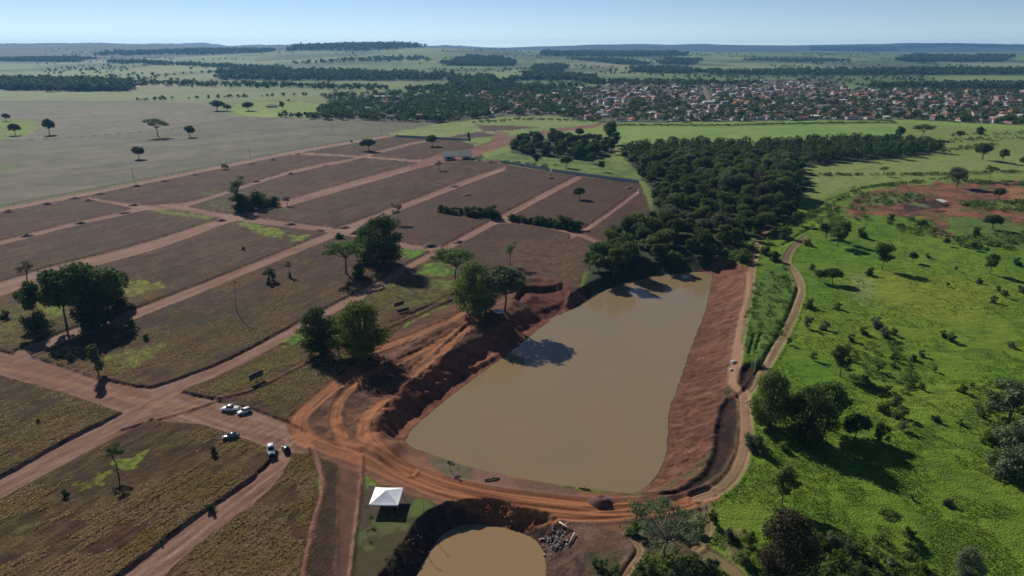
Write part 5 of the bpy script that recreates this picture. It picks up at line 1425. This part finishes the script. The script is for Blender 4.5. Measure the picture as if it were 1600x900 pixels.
for r, uu, x, y, p, rc, wc, rz in built:
    rowcount[r] = rowcount.get(r, 0) + 1
    w, d, wl_, rf_, kd, dr, wi = HP[p]
    e = empty('house', (x, y, float(height([x], [y])[0])), rz)
    two = 'two-storey ' if p == 7 else ''
    tag(e, f'{WN[wc]} {two}house with {RN[rc]} roof, {ordinal(rowcount[r])} from left in the {ordinal(r + 1)} town row', 'house', 'houses of the town')
    add('wall', wl_[wc], e); add('roof', rf_[rc], e)
    if r <= 1:
        add('door', dr, e)
        for m_ in wi: add('window', m_, e)
hv_, hf_, hm_ = [], [], []
for q, (r, uu, x, y, p, rc, wc, rz) in enumerate(rest):
    w, d, wl_, rf_, kd, dr, wi = HP[p]
    z = float(height([x], [y])[0]); c, s = math.cos(rz), math.sin(rz)
    for me, mi in ((wl_[wc], wc), (rf_[rc], 4 + rc)):
        n0 = len(hv_)
        for vv in me.vertices: hv_.append((x + c * vv.co.x - s * vv.co.y, y + s * vv.co.x + c * vv.co.y, z + vv.co.z))
        for f in me.polygons: hf_.append(tuple(n0 + i for i in f.vertices)); hm_.append(mi)
me = pd_mesh('distant_houses', hv_, hf_)
for m_ in WALLM + ROOFM: me.materials.append(m_)
me.polygons.foreach_set('material_index', hm_)
tag(add('distant_houses', me), 'distant houses of the town behind its first rows, too small to tell apart', 'houses', kind='stuff')
print('houses', len(built), len(rest))
# large buildings that stand out
def block(name, u, v, w, d, h, rise, kd, wc, rc, label, rz=.12, cat='building'):
    x, y, z = spot(u, v)
    e = empty(name, (x, y, z), rz); tag(e, label, cat)
    add('wall', wall_shape(w, d, h, rise, kd == 'gable').mesh('wall', WALLM[wc]), e); add('roof', roof_shape(w, d, h, rise, kd).mesh('roof', ROOFM[rc]), e)
    add('door', MB().box(-1, 1, -d / 2 - .06, -d / 2 + .02, 0, 2.6).mesh('door', M_DOOR), e)
    for k in range(max(2, int(w / 6))):
        xx = -w / 2 + (k + .5) * w / max(2, int(w / 6))
        for lvl in range(max(1, int(h / 3))):
            if abs(xx) > 1.8: add('window', MB().box(xx - .8, xx + .8, -d / 2 - .05, -d / 2 + .02, 1 + lvl * 3, 2.2 + lvl * 3).mesh('window', M_GLASS), e)
    return e
block('warehouse', 1011, 156, 30, 14, 6, 2, 'gable', 0, 4, 'long white-roofed warehouse in the middle of the town')
block('warehouse', 955, 157, 22, 12, 5, 1.5, 'gable', 3, 5, 'blue-roofed shed in the left part of the town')
block('sports_hall', 1287, 172, 17, 20, 5, 4, 'arch', 3, 3, 'grey arched hall near the town front', .2)
block('apartment_block', 1560, 160, 14, 12, 12, 1.5, 'shed', 2, 2, 'tall pinkish block above the roofs at the right of the town')
block('house', 1340, 180, 16, 9, 5, 2, 'hip', 0, 0, 'large white house with orange roof facing the crop field')
block('house', 1272, 185, 15, 9, 4, 1, 'shed', 0, 4, 'white flat-roofed house at the crop field edge')
block('house', 1535, 181, 30, 12, 4, 3, 'gable', 1, 1, 'long tan-roofed house at the right of the town front', -.15)
block('house', 1597, 186, 16, 10, 6, 1, 'shed', 0, 4, 'bright white two-storey building at the right frame edge')
block('shed', 1108, 163, 24, 12, 5, 1.5, 'gable', 0, 4, 'white-walled shed at the end of the straight town street')
block('farmhouse', 425, 168, 17, 9, 3, 2.4, 'hip', 0, 2, 'small farmhouse with brown roof on the bright meadow', -.1, 'house')
block('barn', 213, 132.5, 46, 14, 5, 2, 'gable', 0, 4, 'white-roofed barn at the end of the dark plantation')
block('barn', 590, 154, 30, 10, 4, 2, 'gable', 0, 4, 'white-roofed barn left of the town trees')
# garden walls along the field
M_CONC = simple_mat('concrete', (0.36, 0.36, 0.37), .9, 0, .2, 1.5)
for q, (a, b, c) in enumerate((((965, 191), (1052, 192), 0), ((1065, 192), (1088, 191.5), 3), ((1113, 191), (1152, 190), 0), ((1235, 188.5), (1282, 188), 3), ((1322, 188), (1400, 188.5), 3))):
    x0, y0, z0 = spot(*a); x1, y1, z1 = spot(*b)
    L_ = math.hypot(x1 - x0, y1 - y0)
    e = empty('garden_wall', (x0, y0, 0), math.atan2(y1 - y0, x1 - x0)); tag(e, f'{ordinal(q + 1)} garden wall from the left along the town edge of the crop field', 'wall', 'garden walls at the town edge')
    for k in range(int(L_ / 8)):
        add('panel', MB().box(k * 8 + .05, k * 8 + 7.95, -.12, .12, -.5, 2.3).mesh('panel', WALLM[c]) if k == 0 else pm_, e, (0 if k == 0 else k * 8, 0, 0))
        if k == 0: pm_ = e.children[0].data
# town trees
rtt = np.random.default_rng(9)
tp = []
while len(tp) < 2300:
    x, y = rtt.uniform(TOWN_P[:, 0].min(), 1250), rtt.uniform(TOWN_P[:, 1].min(), TOWN_P[:, 1].min() + 1500 * rtt.random())
    uu = 800 + FPX * x / (y * CP + CAM_H * SP)
    if uu > 1640 or not inside(np.array([x]), np.array([y]), TOWN_P)[0]: continue
    if min(line_dist(np.array([x]), np.array([y]), s)[0][0] for s in SXY) < 7: continue
    if rtt.random() > (1.0 if uu < 760 else .8 if uu < 930 else .5) * (.5 + float(vnoise(np.array([x / 60]), np.array([y / 80]), 66)[0])): continue
    tp.append((x, y, 0))
P = np.array(tp); P[:, 2] = height(P[:, 0], P[:, 1])
tuft_trees('town_trees', P, rtt.uniform(5, 12, len(P)) * np.where(P[:, 0] < 100, 1.1, 1), 60, .2, L_DARK, 'dark garden and street trees between the houses of the town', 'trees', .5)
# hedge along the crop field
hp = []
for k in range(130):
    s = spot(962 + 440 * k / 130, np.interp(k / 130, [0, .4, .65, 1], [196.6, 196.8, 194.2, 192.3])); hp.append(s)
for k in range(60):
    s = spot(745 + 190 * k / 60 + rtt.normal() * 2, 191.5 - 4 * math.sin(k / 60 * 3) + rtt.normal() * .7); hp.append(s)
P = np.array(hp)
tuft_trees('field_hedge', P, rtt.uniform(2.0, 3.6, len(P)), 40, .3, L_DARK, 'dark hedge line along the top of the crop field', 'hedge', .9)

# ---------------------------------------------------------------- gatehouse, walls, poles
gx, gy, gz = spot(716, 249)
e = empty('gatehouse', (gx, gy, gz), .12); tag(e, 'unfinished gatehouse with a big dark sloping roof at the estate entrance', 'building')
M_SHEET = simple_mat('dark_roof_sheet', (0.055, 0.065, 0.07), .9, 0, .2, .4)
add('roof', MB().raw([(-15, -7, 3.6), (13, -7, 3.6), (13, 8, 7.2), (-15, 8, 6.6), (-15, -7, 3.3), (13, -7, 3.3), (13, 8, 6.9), (-15, 8, 6.3)], [(0, 1, 2, 3), (7, 6, 5, 4), (0, 4, 5, 1), (1, 5, 6, 2), (2, 6, 7, 3), (3, 7, 4, 0)]).mesh('roof', M_SHEET), e)
add('wall', MB().box(-13, -4, -3, 5, -.3, 3.9).mesh('wall', M_CONC), e); add('wall', MB().box(4, 11, -3, 5, -.3, 3.9).mesh('wall', M_CONC), e)
for xx in (-14, -3, 3, 12): add('column', MB().box(xx - .3, xx + .3, -6.3, -5.7, -.3, 3.55).mesh('column', WALLM[0]), e)
add('window', MB().box(-10, -7, -3.05, -2.98, 1, 2.4).mesh('window', M_GLASS), e); add('door', MB().box(6.8, 8, -3.05, -2.98, 0, 2.2).mesh('door', M_DOOR), e)
def panel_wall(name, a, b, label, mat, h=2.4, pw=2.5):
    x0, y0, z0 = spot(*a); x1, y1, z1 = spot(*b); L_ = math.hypot(x1 - x0, y1 - y0)
    e = empty(name, (x0, y0, min(z0, z1)), math.atan2(y1 - y0, x1 - x0)); tag(e, label, 'wall')
    pm = MB().box(.08, pw - .08, -.05, .05, -.6, h).mesh('panel', mat); po = MB().box(-.1, .1, -.12, .12, -.6, h + .12).mesh('post', mat)
    for k in range(int(L_ / pw)): add('panel', pm, e, (k * pw, 0, 0)); add('post', po, e, (k * pw, 0, 0))
    return e
panel_wall('precast_wall', (786, 255), (862, 268), 'grey precast wall running from the gatehouse toward the copse', M_CONC)
panel_wall('precast_wall', (862, 268), (1002, 287), 'grey precast wall between the tan lots and the green by the wood', M_CONC)
panel_wall('precast_wall', (618, 214), (736, 220), 'grey precast wall behind the uppermost lots', M_CONC)
fe = empty('picket_fence', (*spot(742, 246)[:2], 0), .0); tag(fe, 'row of white posts beside the gatehouse', 'fence')
pk = MB().box(-.14, .14, -.14, .14, -.3, 2.2).mesh('post', WALLM[0])
fx0, fy0, _ = spot(742, 246)
for k in range(15):
    s = spot(742 + k * 3.3, 246 + k * .55); add('post', pk, fe, (s[0] - fx0, s[1] - fy0, s[2]))
M_WOODG = simple_mat('grey_timber', (0.16, 0.14, 0.12), .9)
for q, (u, v, t, l) in enumerate(((209, 281, 262, 'utility pole in the stubble field below the lone dark tree'), (391, 247, 230, 'utility pole in the stubble near the grassy verge'), (519, 205, 194, 'utility pole in the upper stubble field'), (595, 206, 195, 'utility pole at the far corner of the stubble field'))):
    x, y, z = spot(u, v); dx, dy, dz = ray(u, t); h = CAM_H + dz * y / dy - z
    e = empty('utility_pole', (x, y, z), .6); tag(e, l, 'pole', 'utility poles in the stubble field')
    add('pole', MB().tube([(0, 0, -.5), (0, 0, h)], [.2, .14], 7).mesh('pole', M_WOODG), e)
    add('crossarm', MB().box(-1.1, 1.1, -.07, .07, h - .8, h - .62).mesh('crossarm', M_WOODG), e)
    for xx in (-.95, 0.05, .95): add('insulator', MB().tube([(xx, 0, h - .62), (xx, 0, h - .38)], [.06, .05], 6).mesh('insulator', WALLM[0]), e)

# ---------------------------------------------------------------- heaps of earth
M_HEAP = simple_mat('heap_earth', (0.1, 0.05, 0.038), .95, 0, .35, 1.2, .6)
def heap_mesh(seed):
    rng = np.random.default_rng(seed); n = 15
    g = np.linspace(-1, 1, n); X, Y = np.meshgrid(g, g)
    r = np.sqrt(X ** 2 + Y ** 2); z = np.clip(1 - r, 0, 1) ** .75
    z = z * (0.7 + .7 * vnoise(X * 2.5 + seed * 3.1, Y * 2.5 + 50, seed)) + .12 * (vnoise(X * 6 + 9, Y * 6 + seed, seed) - .5) * (r < .95) - .08 * (r > .92)
    v = np.c_[X.ravel(), Y.ravel(), z.ravel()]
    i = (np.arange(n - 1)[:, None] * n + np.arange(n - 1)[None, :]).ravel()
    return np_mesh('heap', v, np.stack([i, i + 1, i + n + 1, i + n], 1), M_HEAP)
HEAPS = [heap_mesh(k) for k in range(4)]
def heap(u, v, w, h, label, group=None, l=1.0, rz=0.0):
    x, y, z = spot(u, v)
    o = add('earth_heap', HEAPS[int(u) % 4], None, (x, y, z - .05), (0, 0, rz), (w * l, w, h)); tag(o, label, 'heap', group)
B_ = sorted([(15, 331), (73, 319), (118, 310), (158, 303), (213, 291), (258, 283), (306, 273), (394, 256), (427, 250), (466, 241)])
for q, (u, v) in enumerate(B_): heap(u, v, 3.3, 1.5, f'dark earth heap beside the stubble boundary road, {ordinal(q + 1)} from the left', 'earth heaps along the boundary road', 1.5, .3)
for u, v, l in ((139, 314, 'dark earth heap at the left start of the cross street'), (194, 333, 'dark earth heap on the narrow street just before the cross street'), (125, 349, 'dark earth heap on the narrow left street, middle of three'), (43, 369, 'dark earth heap nearest the left edge on the narrow street'), (209, 321, 'dark earth heap on the cross street corner'),
                (453, 351, 'dark earth heap on the cross street past the lime weeds'), (538, 356, 'dark earth heap before the street corner left of the giant tree'), (555, 365, 'dark earth heap right at the street corner left of the giant tree'), (672, 385, 'red earth heap on the street right of the giant tree'), (717, 379, 'red earth heap on the street edge farther right of the giant tree'),
                (400, 284, 'dark earth heap on the narrow street above the thicket'), (455, 272, 'dark earth heap on the narrow street right of the thicket'), (510, 259, 'dark earth heap on the narrow street near the top cross path'), (710, 292, 'dark earth heap on the street below the gatehouse'), (860, 279, 'dark earth heap under the grey wall'), (345, 345, 'small earth heap on the wide street crossing'), (688, 326, 'earth heap beside the upper shrub row'), (982, 294, 'earth heap at the end of the street by the wood'), (498, 361, 'small dark heap on the street above the flat-topped tree'), (730, 305, 'small earth heap at the right of the street below the gatehouse')):
    heap(u, v, 2.9, 1.4, l, 'earth heaps on the streets', 1.4, .4)
heap(940, 786, 2.6, 1.7, 'large dark red heap on the pond side of the dam road', None, 1.3, 0)
heap(700, 240, 4, 1.5, 'red earth heap left of the gatehouse', None, 1.6, 0)
heap(770, 252, 6, 1.6, 'brown brush heap on the lots right of the gatehouse', None, 1.8, -.1)
heap(1462, 330, 4, 1.4, 'dark heap in the middle of the red clearing', None, 1.9, 0)

# ---------------------------------------------------------------- sign boards, tent, rocks, logs
M_BOARD = simple_mat('board_back', (0.05, 0.05, 0.055), .7); M_POST = simple_mat('steel_post', (0.2, 0.2, 0.2), .5, .6)
def board(a, b, zb, zt, label):
    x0, y0 = G(*a, zb); x1, y1 = G(*b, zb)
    L_ = math.hypot(x1 - x0, y1 - y0)
    e = empty('sign_board', (x0, y0, float(height([x0], [y0])[0])), math.atan2(y1 - y0, x1 - x0)); tag(e, label, 'sign', 'sign boards beside the drain')
    add('panel', MB().box(0, L_, -.06, .06, zb, zt).mesh('panel', M_BOARD), e)
    for k in range(3): add('post', MB().box(L_ * (.1 + .4 * k) - .06, L_ * (.1 + .4 * k) + .06, .07, .17, -.4, zt).mesh('post', M_POST), e)
board((390, 596), (411, 586), 1.2, 3.2, 'dark sign board seen from behind next to the parked cars')
board((616, 480), (631, 475), 1.0, 2.7, 'dark sign board seen from behind below the giant tree')
board((622, 489), (639, 484), .3, 1.6, 'dark panel standing in for the shadow of the sign board below the giant tree')  # dark panel added where the upper board's shadow falls

M_CANVAS = simple_mat('white_canvas', (0.8, 0.8, 0.82), .6, 0, .05, .6)
cs = [G(578, 788, 2.4), G(624, 788, 2.4), G(629, 762, 2.4), G(584, 761, 2.4)]
tx = sum(c[0] for c in cs) / 4; ty = sum(c[1] for c in cs) / 4
e = empty('canopy_tent', (tx, ty, float(height([tx], [ty])[0])), -.03); tag(e, 'white pyramid canopy tent standing on the lawn by the small pond', 'tent')
s = 3.3
NSEG = 6; vv = []; ff = []
cor = [(-s, -s), (s, -s), (s, s), (-s, s)]
for k in range(4):                                   # four panels, sagging a little between ridge and eave
    a, b = cor[k], cor[(k + 1) % 4]; n0 = len(vv)
    for i in range(NSEG + 1):
        t = i / NSEG
        for j in range(NSEG + 1):
            q = j / NSEG
            x = (a[0] + (b[0] - a[0]) * q) * (1 - t); y = (a[1] + (b[1] - a[1]) * q) * (1 - t)
            vv.append((x, y, 2.4 + 1.55 * t ** 1.12 - .1 * math.sin(math.pi * q) * (1 - t)))
    for i in range(NSEG):
        for j in range(NSEG):
            c = n0 + i * (NSEG + 1) + j; ff.append((c, c + 1, c + NSEG + 2, c + NSEG + 1))
cano = add('canopy', pd_mesh('canopy', vv, ff, M_CANVAS), e)
for k in range(4):
    a, b = cor[k], cor[(k + 1) % 4]
    d = (b[0] - a[0], b[1] - a[1]); nx, ny = d[1] / (2 * s), -d[0] / (2 * s)
    mb = MB(); n = 12; v = []
    for j in range(n + 1):
        q = j / n; px = a[0] + d[0] * q + nx * .02; py = a[1] + d[1] * q + ny * .02
        v += [(px, py, 2.4 - .1 * math.sin(math.pi * q)), (px, py, 2.1 - .06 * abs(math.sin(math.pi * q * 6)))]
    add('valance', pd_mesh('valance', v, [(2 * j, 2 * j + 1, 2 * j + 3, 2 * j + 2) for j in range(n)], M_CANVAS), cano)
M_STEEL = simple_mat('galvanised_steel', (0.5, 0.5, 0.52), .35, .8, .1)
for a in cor: add('pole', MB().tube([(a[0] * .985, a[1] * .985, -.3), (a[0] * .985, a[1] * .985, 2.4)], [.045, .045], 8).mesh('pole', M_STEEL), e)

M_ROCK = simple_mat('grey_rock', (0.24, 0.24, 0.25), .85, 0, .35, 2.5, .4)
def rock_mesh(seed):
    rng = np.random.default_rng(seed); import bmesh
    bm = bmesh.new(); bmesh.ops.create_icosphere(bm, subdivisions=1, radius=1)
    for v in bm.verts: v.co *= rng.uniform(.7, 1.15); v.co.z *= .7
    me = bpy.data.meshes.new('rock'); bm.to_mesh(me); bm.free(); me.materials.append(M_ROCK); return me
ROCKS = [rock_mesh(k) for k in range(6)]
rr_ = np.random.default_rng(8)
rx, ry, rz_ = spot(868, 848)
e = empty('rock_pile', (rx, ry, rz_)); tag(e, 'pile of pale grey rocks at the inlet of the small pond', 'rocks')
for k in range(75):
    a = rr_.normal() * 1.5; b = rr_.normal() * 1.7
    zz = float(height([rx + a], [ry + b])[0]) - rz_
    zz = max(zz, WATER2_Z - rz_) + max(0, .9 - .28 * math.hypot(a, b)) * rr_.random()
    sc_ = rr_.uniform(.15, .42)
    add('rock', ROCKS[k % 6], e, (a, b, zz + .15), (rr_.random() * 3, rr_.random() * 3, rr_.random() * 6), (sc_, sc_, sc_))
M_LOG = simple_mat('bleached_wood', (0.5, 0.38, 0.27), .85, 0, .2, 3)
def log(a, b, za, zb, r, label, mat=M_LOG, name='fallen_log', cat='log'):
    x0, y0, z0 = spot(*a); x1, y1, z1 = spot(*b)
    c = ((x0 + x1) / 2, (y0 + y1) / 2, (z0 + z1) / 2)
    pts = [(x0 - c[0], y0 - c[1], z0 - c[2] + za), ((rr_.random() - .5) * .6, (rr_.random() - .5) * .6, (za + zb) / 2 + .1), (x1 - c[0], y1 - c[1], z1 - c[2] + zb)]
    mb = MB().tube(pts, [r, r * .9, r * .7], 8)
    mb.tube([pts[1], (pts[1][0] + .8, pts[1][1] + .5, pts[1][2] + .5)], [r * .5, r * .25], 6)
    o = add(name, mb.mesh(name, mat, True), None, c); tag(o, label, cat); return o
log((889, 853), (898, 836), .3, .6, .3, 'bleached fallen log leaning beside the rock pile')
log((874, 825), (894, 829), .3, .3, .2, 'pale pipe-like log above the rock pile')
log((842, 845), (852, 846), .3, .3, .14, 'white branch reaching into the small pond')
log((905, 762), (922, 766), .2, .2, .22, 'dark log on the pond edge of the dam', M_BARK)
log((700, 716), (716, 733), .4, .2, .16, 'dark forked branch on the sandy pond shore', M_BARK)
log((757, 751), (780, 748), .3, .2, .25, 'dark branch lying beside the dam road', M_BARK)
M_CBLK = simple_mat('pale_concrete', (0.55, 0.45, 0.38), .9)
for q, (u, v, sz_, l) in enumerate(((1146, 567, .85, 'larger pale concrete block beside the left track'), (1142, 579, .6, 'smaller pale concrete block beside the left track'))):
    x, y, z = spot(u, v); e = empty('concrete_block', (x, y, z), .4); tag(e, l, 'block')
    add('block', MB().box(-sz_, sz_, -sz_ * .7, sz_ * .7, -.2, sz_ * .9).mesh('block', M_CBLK), e); add('lid', MB().box(-sz_ * .7, sz_ * .7, -sz_ * .5, sz_ * .5, sz_ * .9, sz_ * .9 + .12).mesh('lid', M_CONC), e)
for q, (u, v, t, l) in enumerate(((1174, 575, 560, 'tall pale post left in the track fork'), (1179, 580, 556, 'white post right in the track fork'), (1166, 560, 552, 'short pale post above the track fork'))):
    x, y, z = spot(u, v); dx, dy, dz = ray(u, t); h = CAM_H + dz * y / dy - z
    o = add('marker_post', MB().tube([(0, 0, -.3), (0, 0, h)], [.11, .09], 7).mesh('post', WALLM[0]), None, (x, y, z)); tag(o, l, 'post')
T('bush', 1184, 574, 556, 'fork_bush', 'dark green bush standing in the fork of the pale tracks', None, .8, L_DARK, 'bush')
# dark clods and rubble on the banks of the small pond
rub = []
for k in range(420):
    i0 = rr_.integers(len(POND2)); p = POND2[i0]; q2 = POND2[(i0 + 1) % len(POND2)]
    f_ = rr_.random(); c_ = POND2[:, :2].mean(0); b_2 = p[:2] * (1 - f_) + q2[:2] * f_; dr_ = b_2 - c_; dr_ /= np.linalg.norm(dr_)
    if dr_[0] > .5: continue
    rub.append((*(b_2 + dr_ * rr_.uniform(.2, 4.5)), rr_.uniform(.12, .42)))
rv, rf2 = [], []
for x, y, s_ in rub:
    z = float(height([x], [y])[0]); me = ROCKS[int(x * 7) % 6]; n0 = len(rv); a = rr_.random() * 6
    for v in me.vertices: rv.append((x + s_ * (v.co.x * math.cos(a) - v.co.y * math.sin(a)), y + s_ * (v.co.x * math.sin(a) + v.co.y * math.cos(a)), z + s_ * v.co.z))
    for f in me.polygons: rf2.append(tuple(n0 + i for i in f.vertices))
tag(add('bank_rubble', pd_mesh('bank_rubble', rv, rf2, M_HEAP)), 'dark clods and rubble on the bank of the small pond', 'rubble', kind='stuff')
# shelter on the clearing
x, y, z = spot(1470, 319)
e = empty('shelter', (x, y, z), .5); tag(e, 'small open shelter with white sheet roof on the red clearing', 'shelter')
add('roof', MB().raw([(-3, -2.5, 2.0), (3, -2.5, 2.0), (3, 2.5, 3.0), (-3, 2.5, 3.0), (-3, -2.5, 1.9), (3, -2.5, 1.9), (3, 2.5, 2.9), (-3, 2.5, 2.9)], [(0, 1, 2, 3), (7, 6, 5, 4), (0, 4, 5, 1), (1, 5, 6, 2), (2, 6, 7, 3), (3, 7, 4, 0)]).mesh('roof', ROOFM[4]), e)
for xx, yy_, hh in ((-2.7, -2.2, 1.95), (2.7, -2.2, 1.95), (2.7, 2.2, 2.9), (-2.7, 2.2, 2.9)): add('post', MB().box(xx - .1, xx + .1, yy_ - .1, yy_ + .1, -.4, hh).mesh('post', M_WOODG), e)

# ---------------------------------------------------------------- cars
M_TYRE = simple_mat('tyre_rubber', (0.02, 0.02, 0.02), .85); M_RIM = simple_mat('alloy', (0.45, 0.45, 0.46), .3, .9); M_CGL = simple_mat('tinted_glass', (0.012, 0.014, 0.018), .06)
M_HL = simple_mat('headlight_lens', (0.75, 0.75, 0.75), .1); M_TL = simple_mat('taillight_lens', (0.35, 0.02, 0.02), .2); M_TRIM = simple_mat('black_trim', (0.02, 0.02, 0.022), .5)
def car_paint(nm, c):
    m = simple_mat(nm, c, .28, 0, .06, 1.0); b = m.node_tree.nodes["Principled BSDF"]; b.inputs['Coat Weight'].default_value = .6; b.inputs['Specular IOR Level'].default_value = .5; return m
CARP = {'white': car_paint('white_paint', (0.72, 0.73, 0.74)), 'silver': car_paint('silver_paint', (0.5, 0.52, 0.55)), 'dark': car_paint('dark_paint', (0.025, 0.028, 0.034)), 'grey': car_paint('grey_paint', (0.06, 0.07, 0.085))}
SUV = dict(L=4.55, W=1.84, H=1.68, hood=.30, tail=.97, belt=1.02); HATCH = dict(L=4.0, W=1.72, H=1.48, hood=.29, tail=.96, belt=.93); SEDAN = dict(L=4.5, W=1.76, H=1.46, hood=.29, tail=.84, belt=.93); PICK = dict(L=5.2, W=1.86, H=1.78, hood=.27, tail=.66, belt=1.05)
def loft(secs):
    """stack of rings (each a list of points of the same length)"""
    v = [p for r in secs for p in r]; n = len(secs[0]); f = []
    for i in range(len(secs) - 1):
        for k in range(n): f.append((i * n + k, i * n + (k + 1) % n, (i + 1) * n + (k + 1) % n, (i + 1) * n + k))
    f.append(tuple(range(n - 1, -1, -1))); f.append(tuple((len(secs) - 1) * n + k for k in range(n)))
    return v, f
def car(u, v, heading, spec, paint, label, group='cars parked at the street junction'):
    x, y, z = spot(u, v)
    L_, W, H_ = spec['L'], spec['W'], spec['H']; belt = spec['belt']; xf = L_ / 2; hw = W / 2
    e = empty('parked_car', (x, y, z), heading); tag(e, label, 'car', group)
    xh = xf - spec['hood'] * L_; xt = xf - spec['tail'] * L_
    # lower body: rings from nose to tail
    def ring(px, zlo, zhi, w): return [(px, -w * .94, zlo), (px, w * .94, zlo), (px, w, zlo + .28), (px, w, zhi - .16), (px, w * .86, zhi), (px, -w * .86, zhi), (px, -w, zhi - .16), (px, -w, zlo + .28)]
    secs = [ring(xf, .42, .62, hw * .74), ring(xf - .12, .3, .72, hw * .9), ring(xf - .5, .26, belt - .13, hw), ring(xh, .25, belt, hw), ring(0, .25, belt + .01, hw), ring(xt + .1, .26, belt, hw), ring(-xf + .35, .28, belt - .02, hw * .98), ring(-xf + .06, .36, belt - .1, hw * .92), ring(-xf, .45, belt - .25, hw * .8)]
    vv, ff = loft(secs); body = add('body', pd_mesh('body', vv, ff, CARP[paint], True), e)
    # cabin: glasshouse with a painted roof
    r0, r1 = xh - .62, xt + (.38 if spec is not PICK else .2); wt = hw * .74; wb = hw * .9
    gl_ = [[(xh + .05, -wb, belt - .02), (xh + .05, wb, belt - .02), (r0, wt, H_ - .07), (r0, -wt, H_ - .07)]]
    cab_v = [(xh + .05, -wb, belt - .03), (xh + .05, wb, belt - .03), (xt - .02, wb, belt - .03), (xt - .02, -wb, belt - .03), (r0, -wt, H_ - .06), (r0, wt, H_ - .06), (r1, wt, H_ - .07), (r1, -wt, H_ - .07)]
    add('cabin', pd_mesh('cabin', cab_v, [(0, 1, 5, 4), (1, 2, 6, 5), (2, 3, 7, 6), (3, 0, 4, 7), (4, 5, 6, 7)], CARP[paint]), e)
    add('roof', pd_mesh('roof', *loft([[(px, -w_, zz) for w_, zz in ((wt, H_ - .07), (wt * .9, H_ - .01), (0, H_ + .02), (-wt * .9, H_ - .01), (-wt, H_ - .07))] for px in (r0, (r0 + r1) / 2, r1)]), CARP[paint], True), e)
    def pane(nm, q, off):
        c_ = [sum(p[i] for p in q) / 4 for i in range(3)]
        pts = [tuple(c_[i] + (p[i] - c_[i]) * .86 + off[i] for i in range(3)) for p in q]
        pts2 = [tuple(p[i] - off[i] * 3 for i in range(3)) for p in pts]
        add(nm, pd_mesh(nm, pts + pts2, [(0, 1, 2, 3), (7, 6, 5, 4), (0, 4, 5, 1), (1, 5, 6, 2), (2, 6, 7, 3), (3, 7, 4, 0)], M_CGL), e)
    pane('windscreen', [cab_v[0], cab_v[1], cab_v[5], cab_v[4]], (.014, 0, .014)); pane('rear_window', [cab_v[2], cab_v[3], cab_v[7], cab_v[6]], (-.014, 0, .012))
    for s_, idx in ((1, (1, 2, 6, 5)), (-1, (3, 0, 4, 7))):
        qd = [cab_v[i] for i in idx]; md = lambda a, b, t: tuple(a[i] + (b[i] - a[i]) * t for i in range(3))
        m0 = md(qd[0], qd[1], .5); m1 = md(qd[3], qd[2], .5)
        pane('side_window', [qd[0], m0, m1, qd[3]], (0, .014 * s_, .006)); pane('side_window', [m0, qd[1], qd[2], m1], (0, .014 * s_, .006))
    if spec is PICK: add('load_bed', MB().box(-xf + .2, xt - .1, -hw * .8, hw * .8, belt - .06, belt + .012).mesh('load_bed', M_TRIM), e)
    for sx_ in (xf - .82, -xf + .8):
        for s_ in (-1, 1):
            w_ = empty('wheel', (sx_, s_ * (hw - .1), .34)); w_.parent = e
            add('tyre', MB().tube([(0, -.11, 0), (0, -.07, 0), (0, .07, 0), (0, .11, 0)], [.29, .335, .335, .29], 14).mesh('tyre', M_TYRE, True), w_)
            add('rim', MB().tube([(0, s_ * .1, 0), (0, s_ * .125, 0)], [.2, .17], 10).mesh('rim', M_RIM), w_)
    for s_ in (-1, 1):
        add('headlight', MB().box(xf - .2, xf - .03, s_ * hw * .66 - .17, s_ * hw * .66 + .17, .58, .74).mesh('headlight', M_HL), e)
        add('taillight', MB().box(-xf - .01, -xf + .14, s_ * hw * .74 - .12, s_ * hw * .74 + .12, belt - .42, belt - .18).mesh('taillight', M_TL), e)
        add('mirror', MB().box(xh - .22, xh - .06, s_ * (hw + .08) - .09, s_ * (hw + .08) + .09, belt, belt + .14).mesh('mirror', M_TRIM), e)
    for px in (xf - .07, -xf + .03): add('bumper', MB().box(px - .07, px + .07, -hw * .72, hw * .72, .34, .5).mesh('bumper', M_TRIM), e)
car(360, 641, math.pi + .03, PICK, 'white', 'white pickup parked broadside by the upper edge of the junction')
car(382, 645, math.pi + .75, HATCH, 'white', 'white hatchback parked at a slant behind the pickup')
car(361, 684, math.pi + .4, SEDAN, 'grey', 'dark car standing alone at the edge of the near lot')
car(424, 706, math.radians(292), SUV, 'silver', 'pale car parked end-on beside the dark narrow one')
car(447, 704, math.radians(122), HATCH, 'dark', 'dark car parked end-on nearest the orange track')
car(777, 489, math.radians(150), HATCH, 'white', 'white car in the shade under the bank trees', 'car under the trees')
HAZE_DENSITY = 4.4e-5
# ---------------------------------------------------------------- the air between here and the hills
haze_m = bpy.data.materials.new('haze'); haze_m.use_nodes = True
nt = haze_m.node_tree; nt.nodes.clear()
ho = nt.nodes.new("ShaderNodeOutputMaterial"); hv = nt.nodes.new("ShaderNodeVolumePrincipled")
hv.inputs['Color'].default_value = (0.22, 0.52, 1.0, 1)
hv.inputs['Density'].default_value = HAZE_DENSITY
hv.inputs['Anisotropy'].default_value = 0.2
nt.links.new(hv.outputs[0], ho.inputs['Volume'])
hz = MB().box(-13500, 13500, -700, 13300, float(ZZ.min()) - 1.2, max(float(ZZ.max()) + 32, 130)).mesh('haze', haze_m)
tag(add('haze', hz), 'thin blue haze in the air between the drone and the far hills', 'haze', kind='stuff')
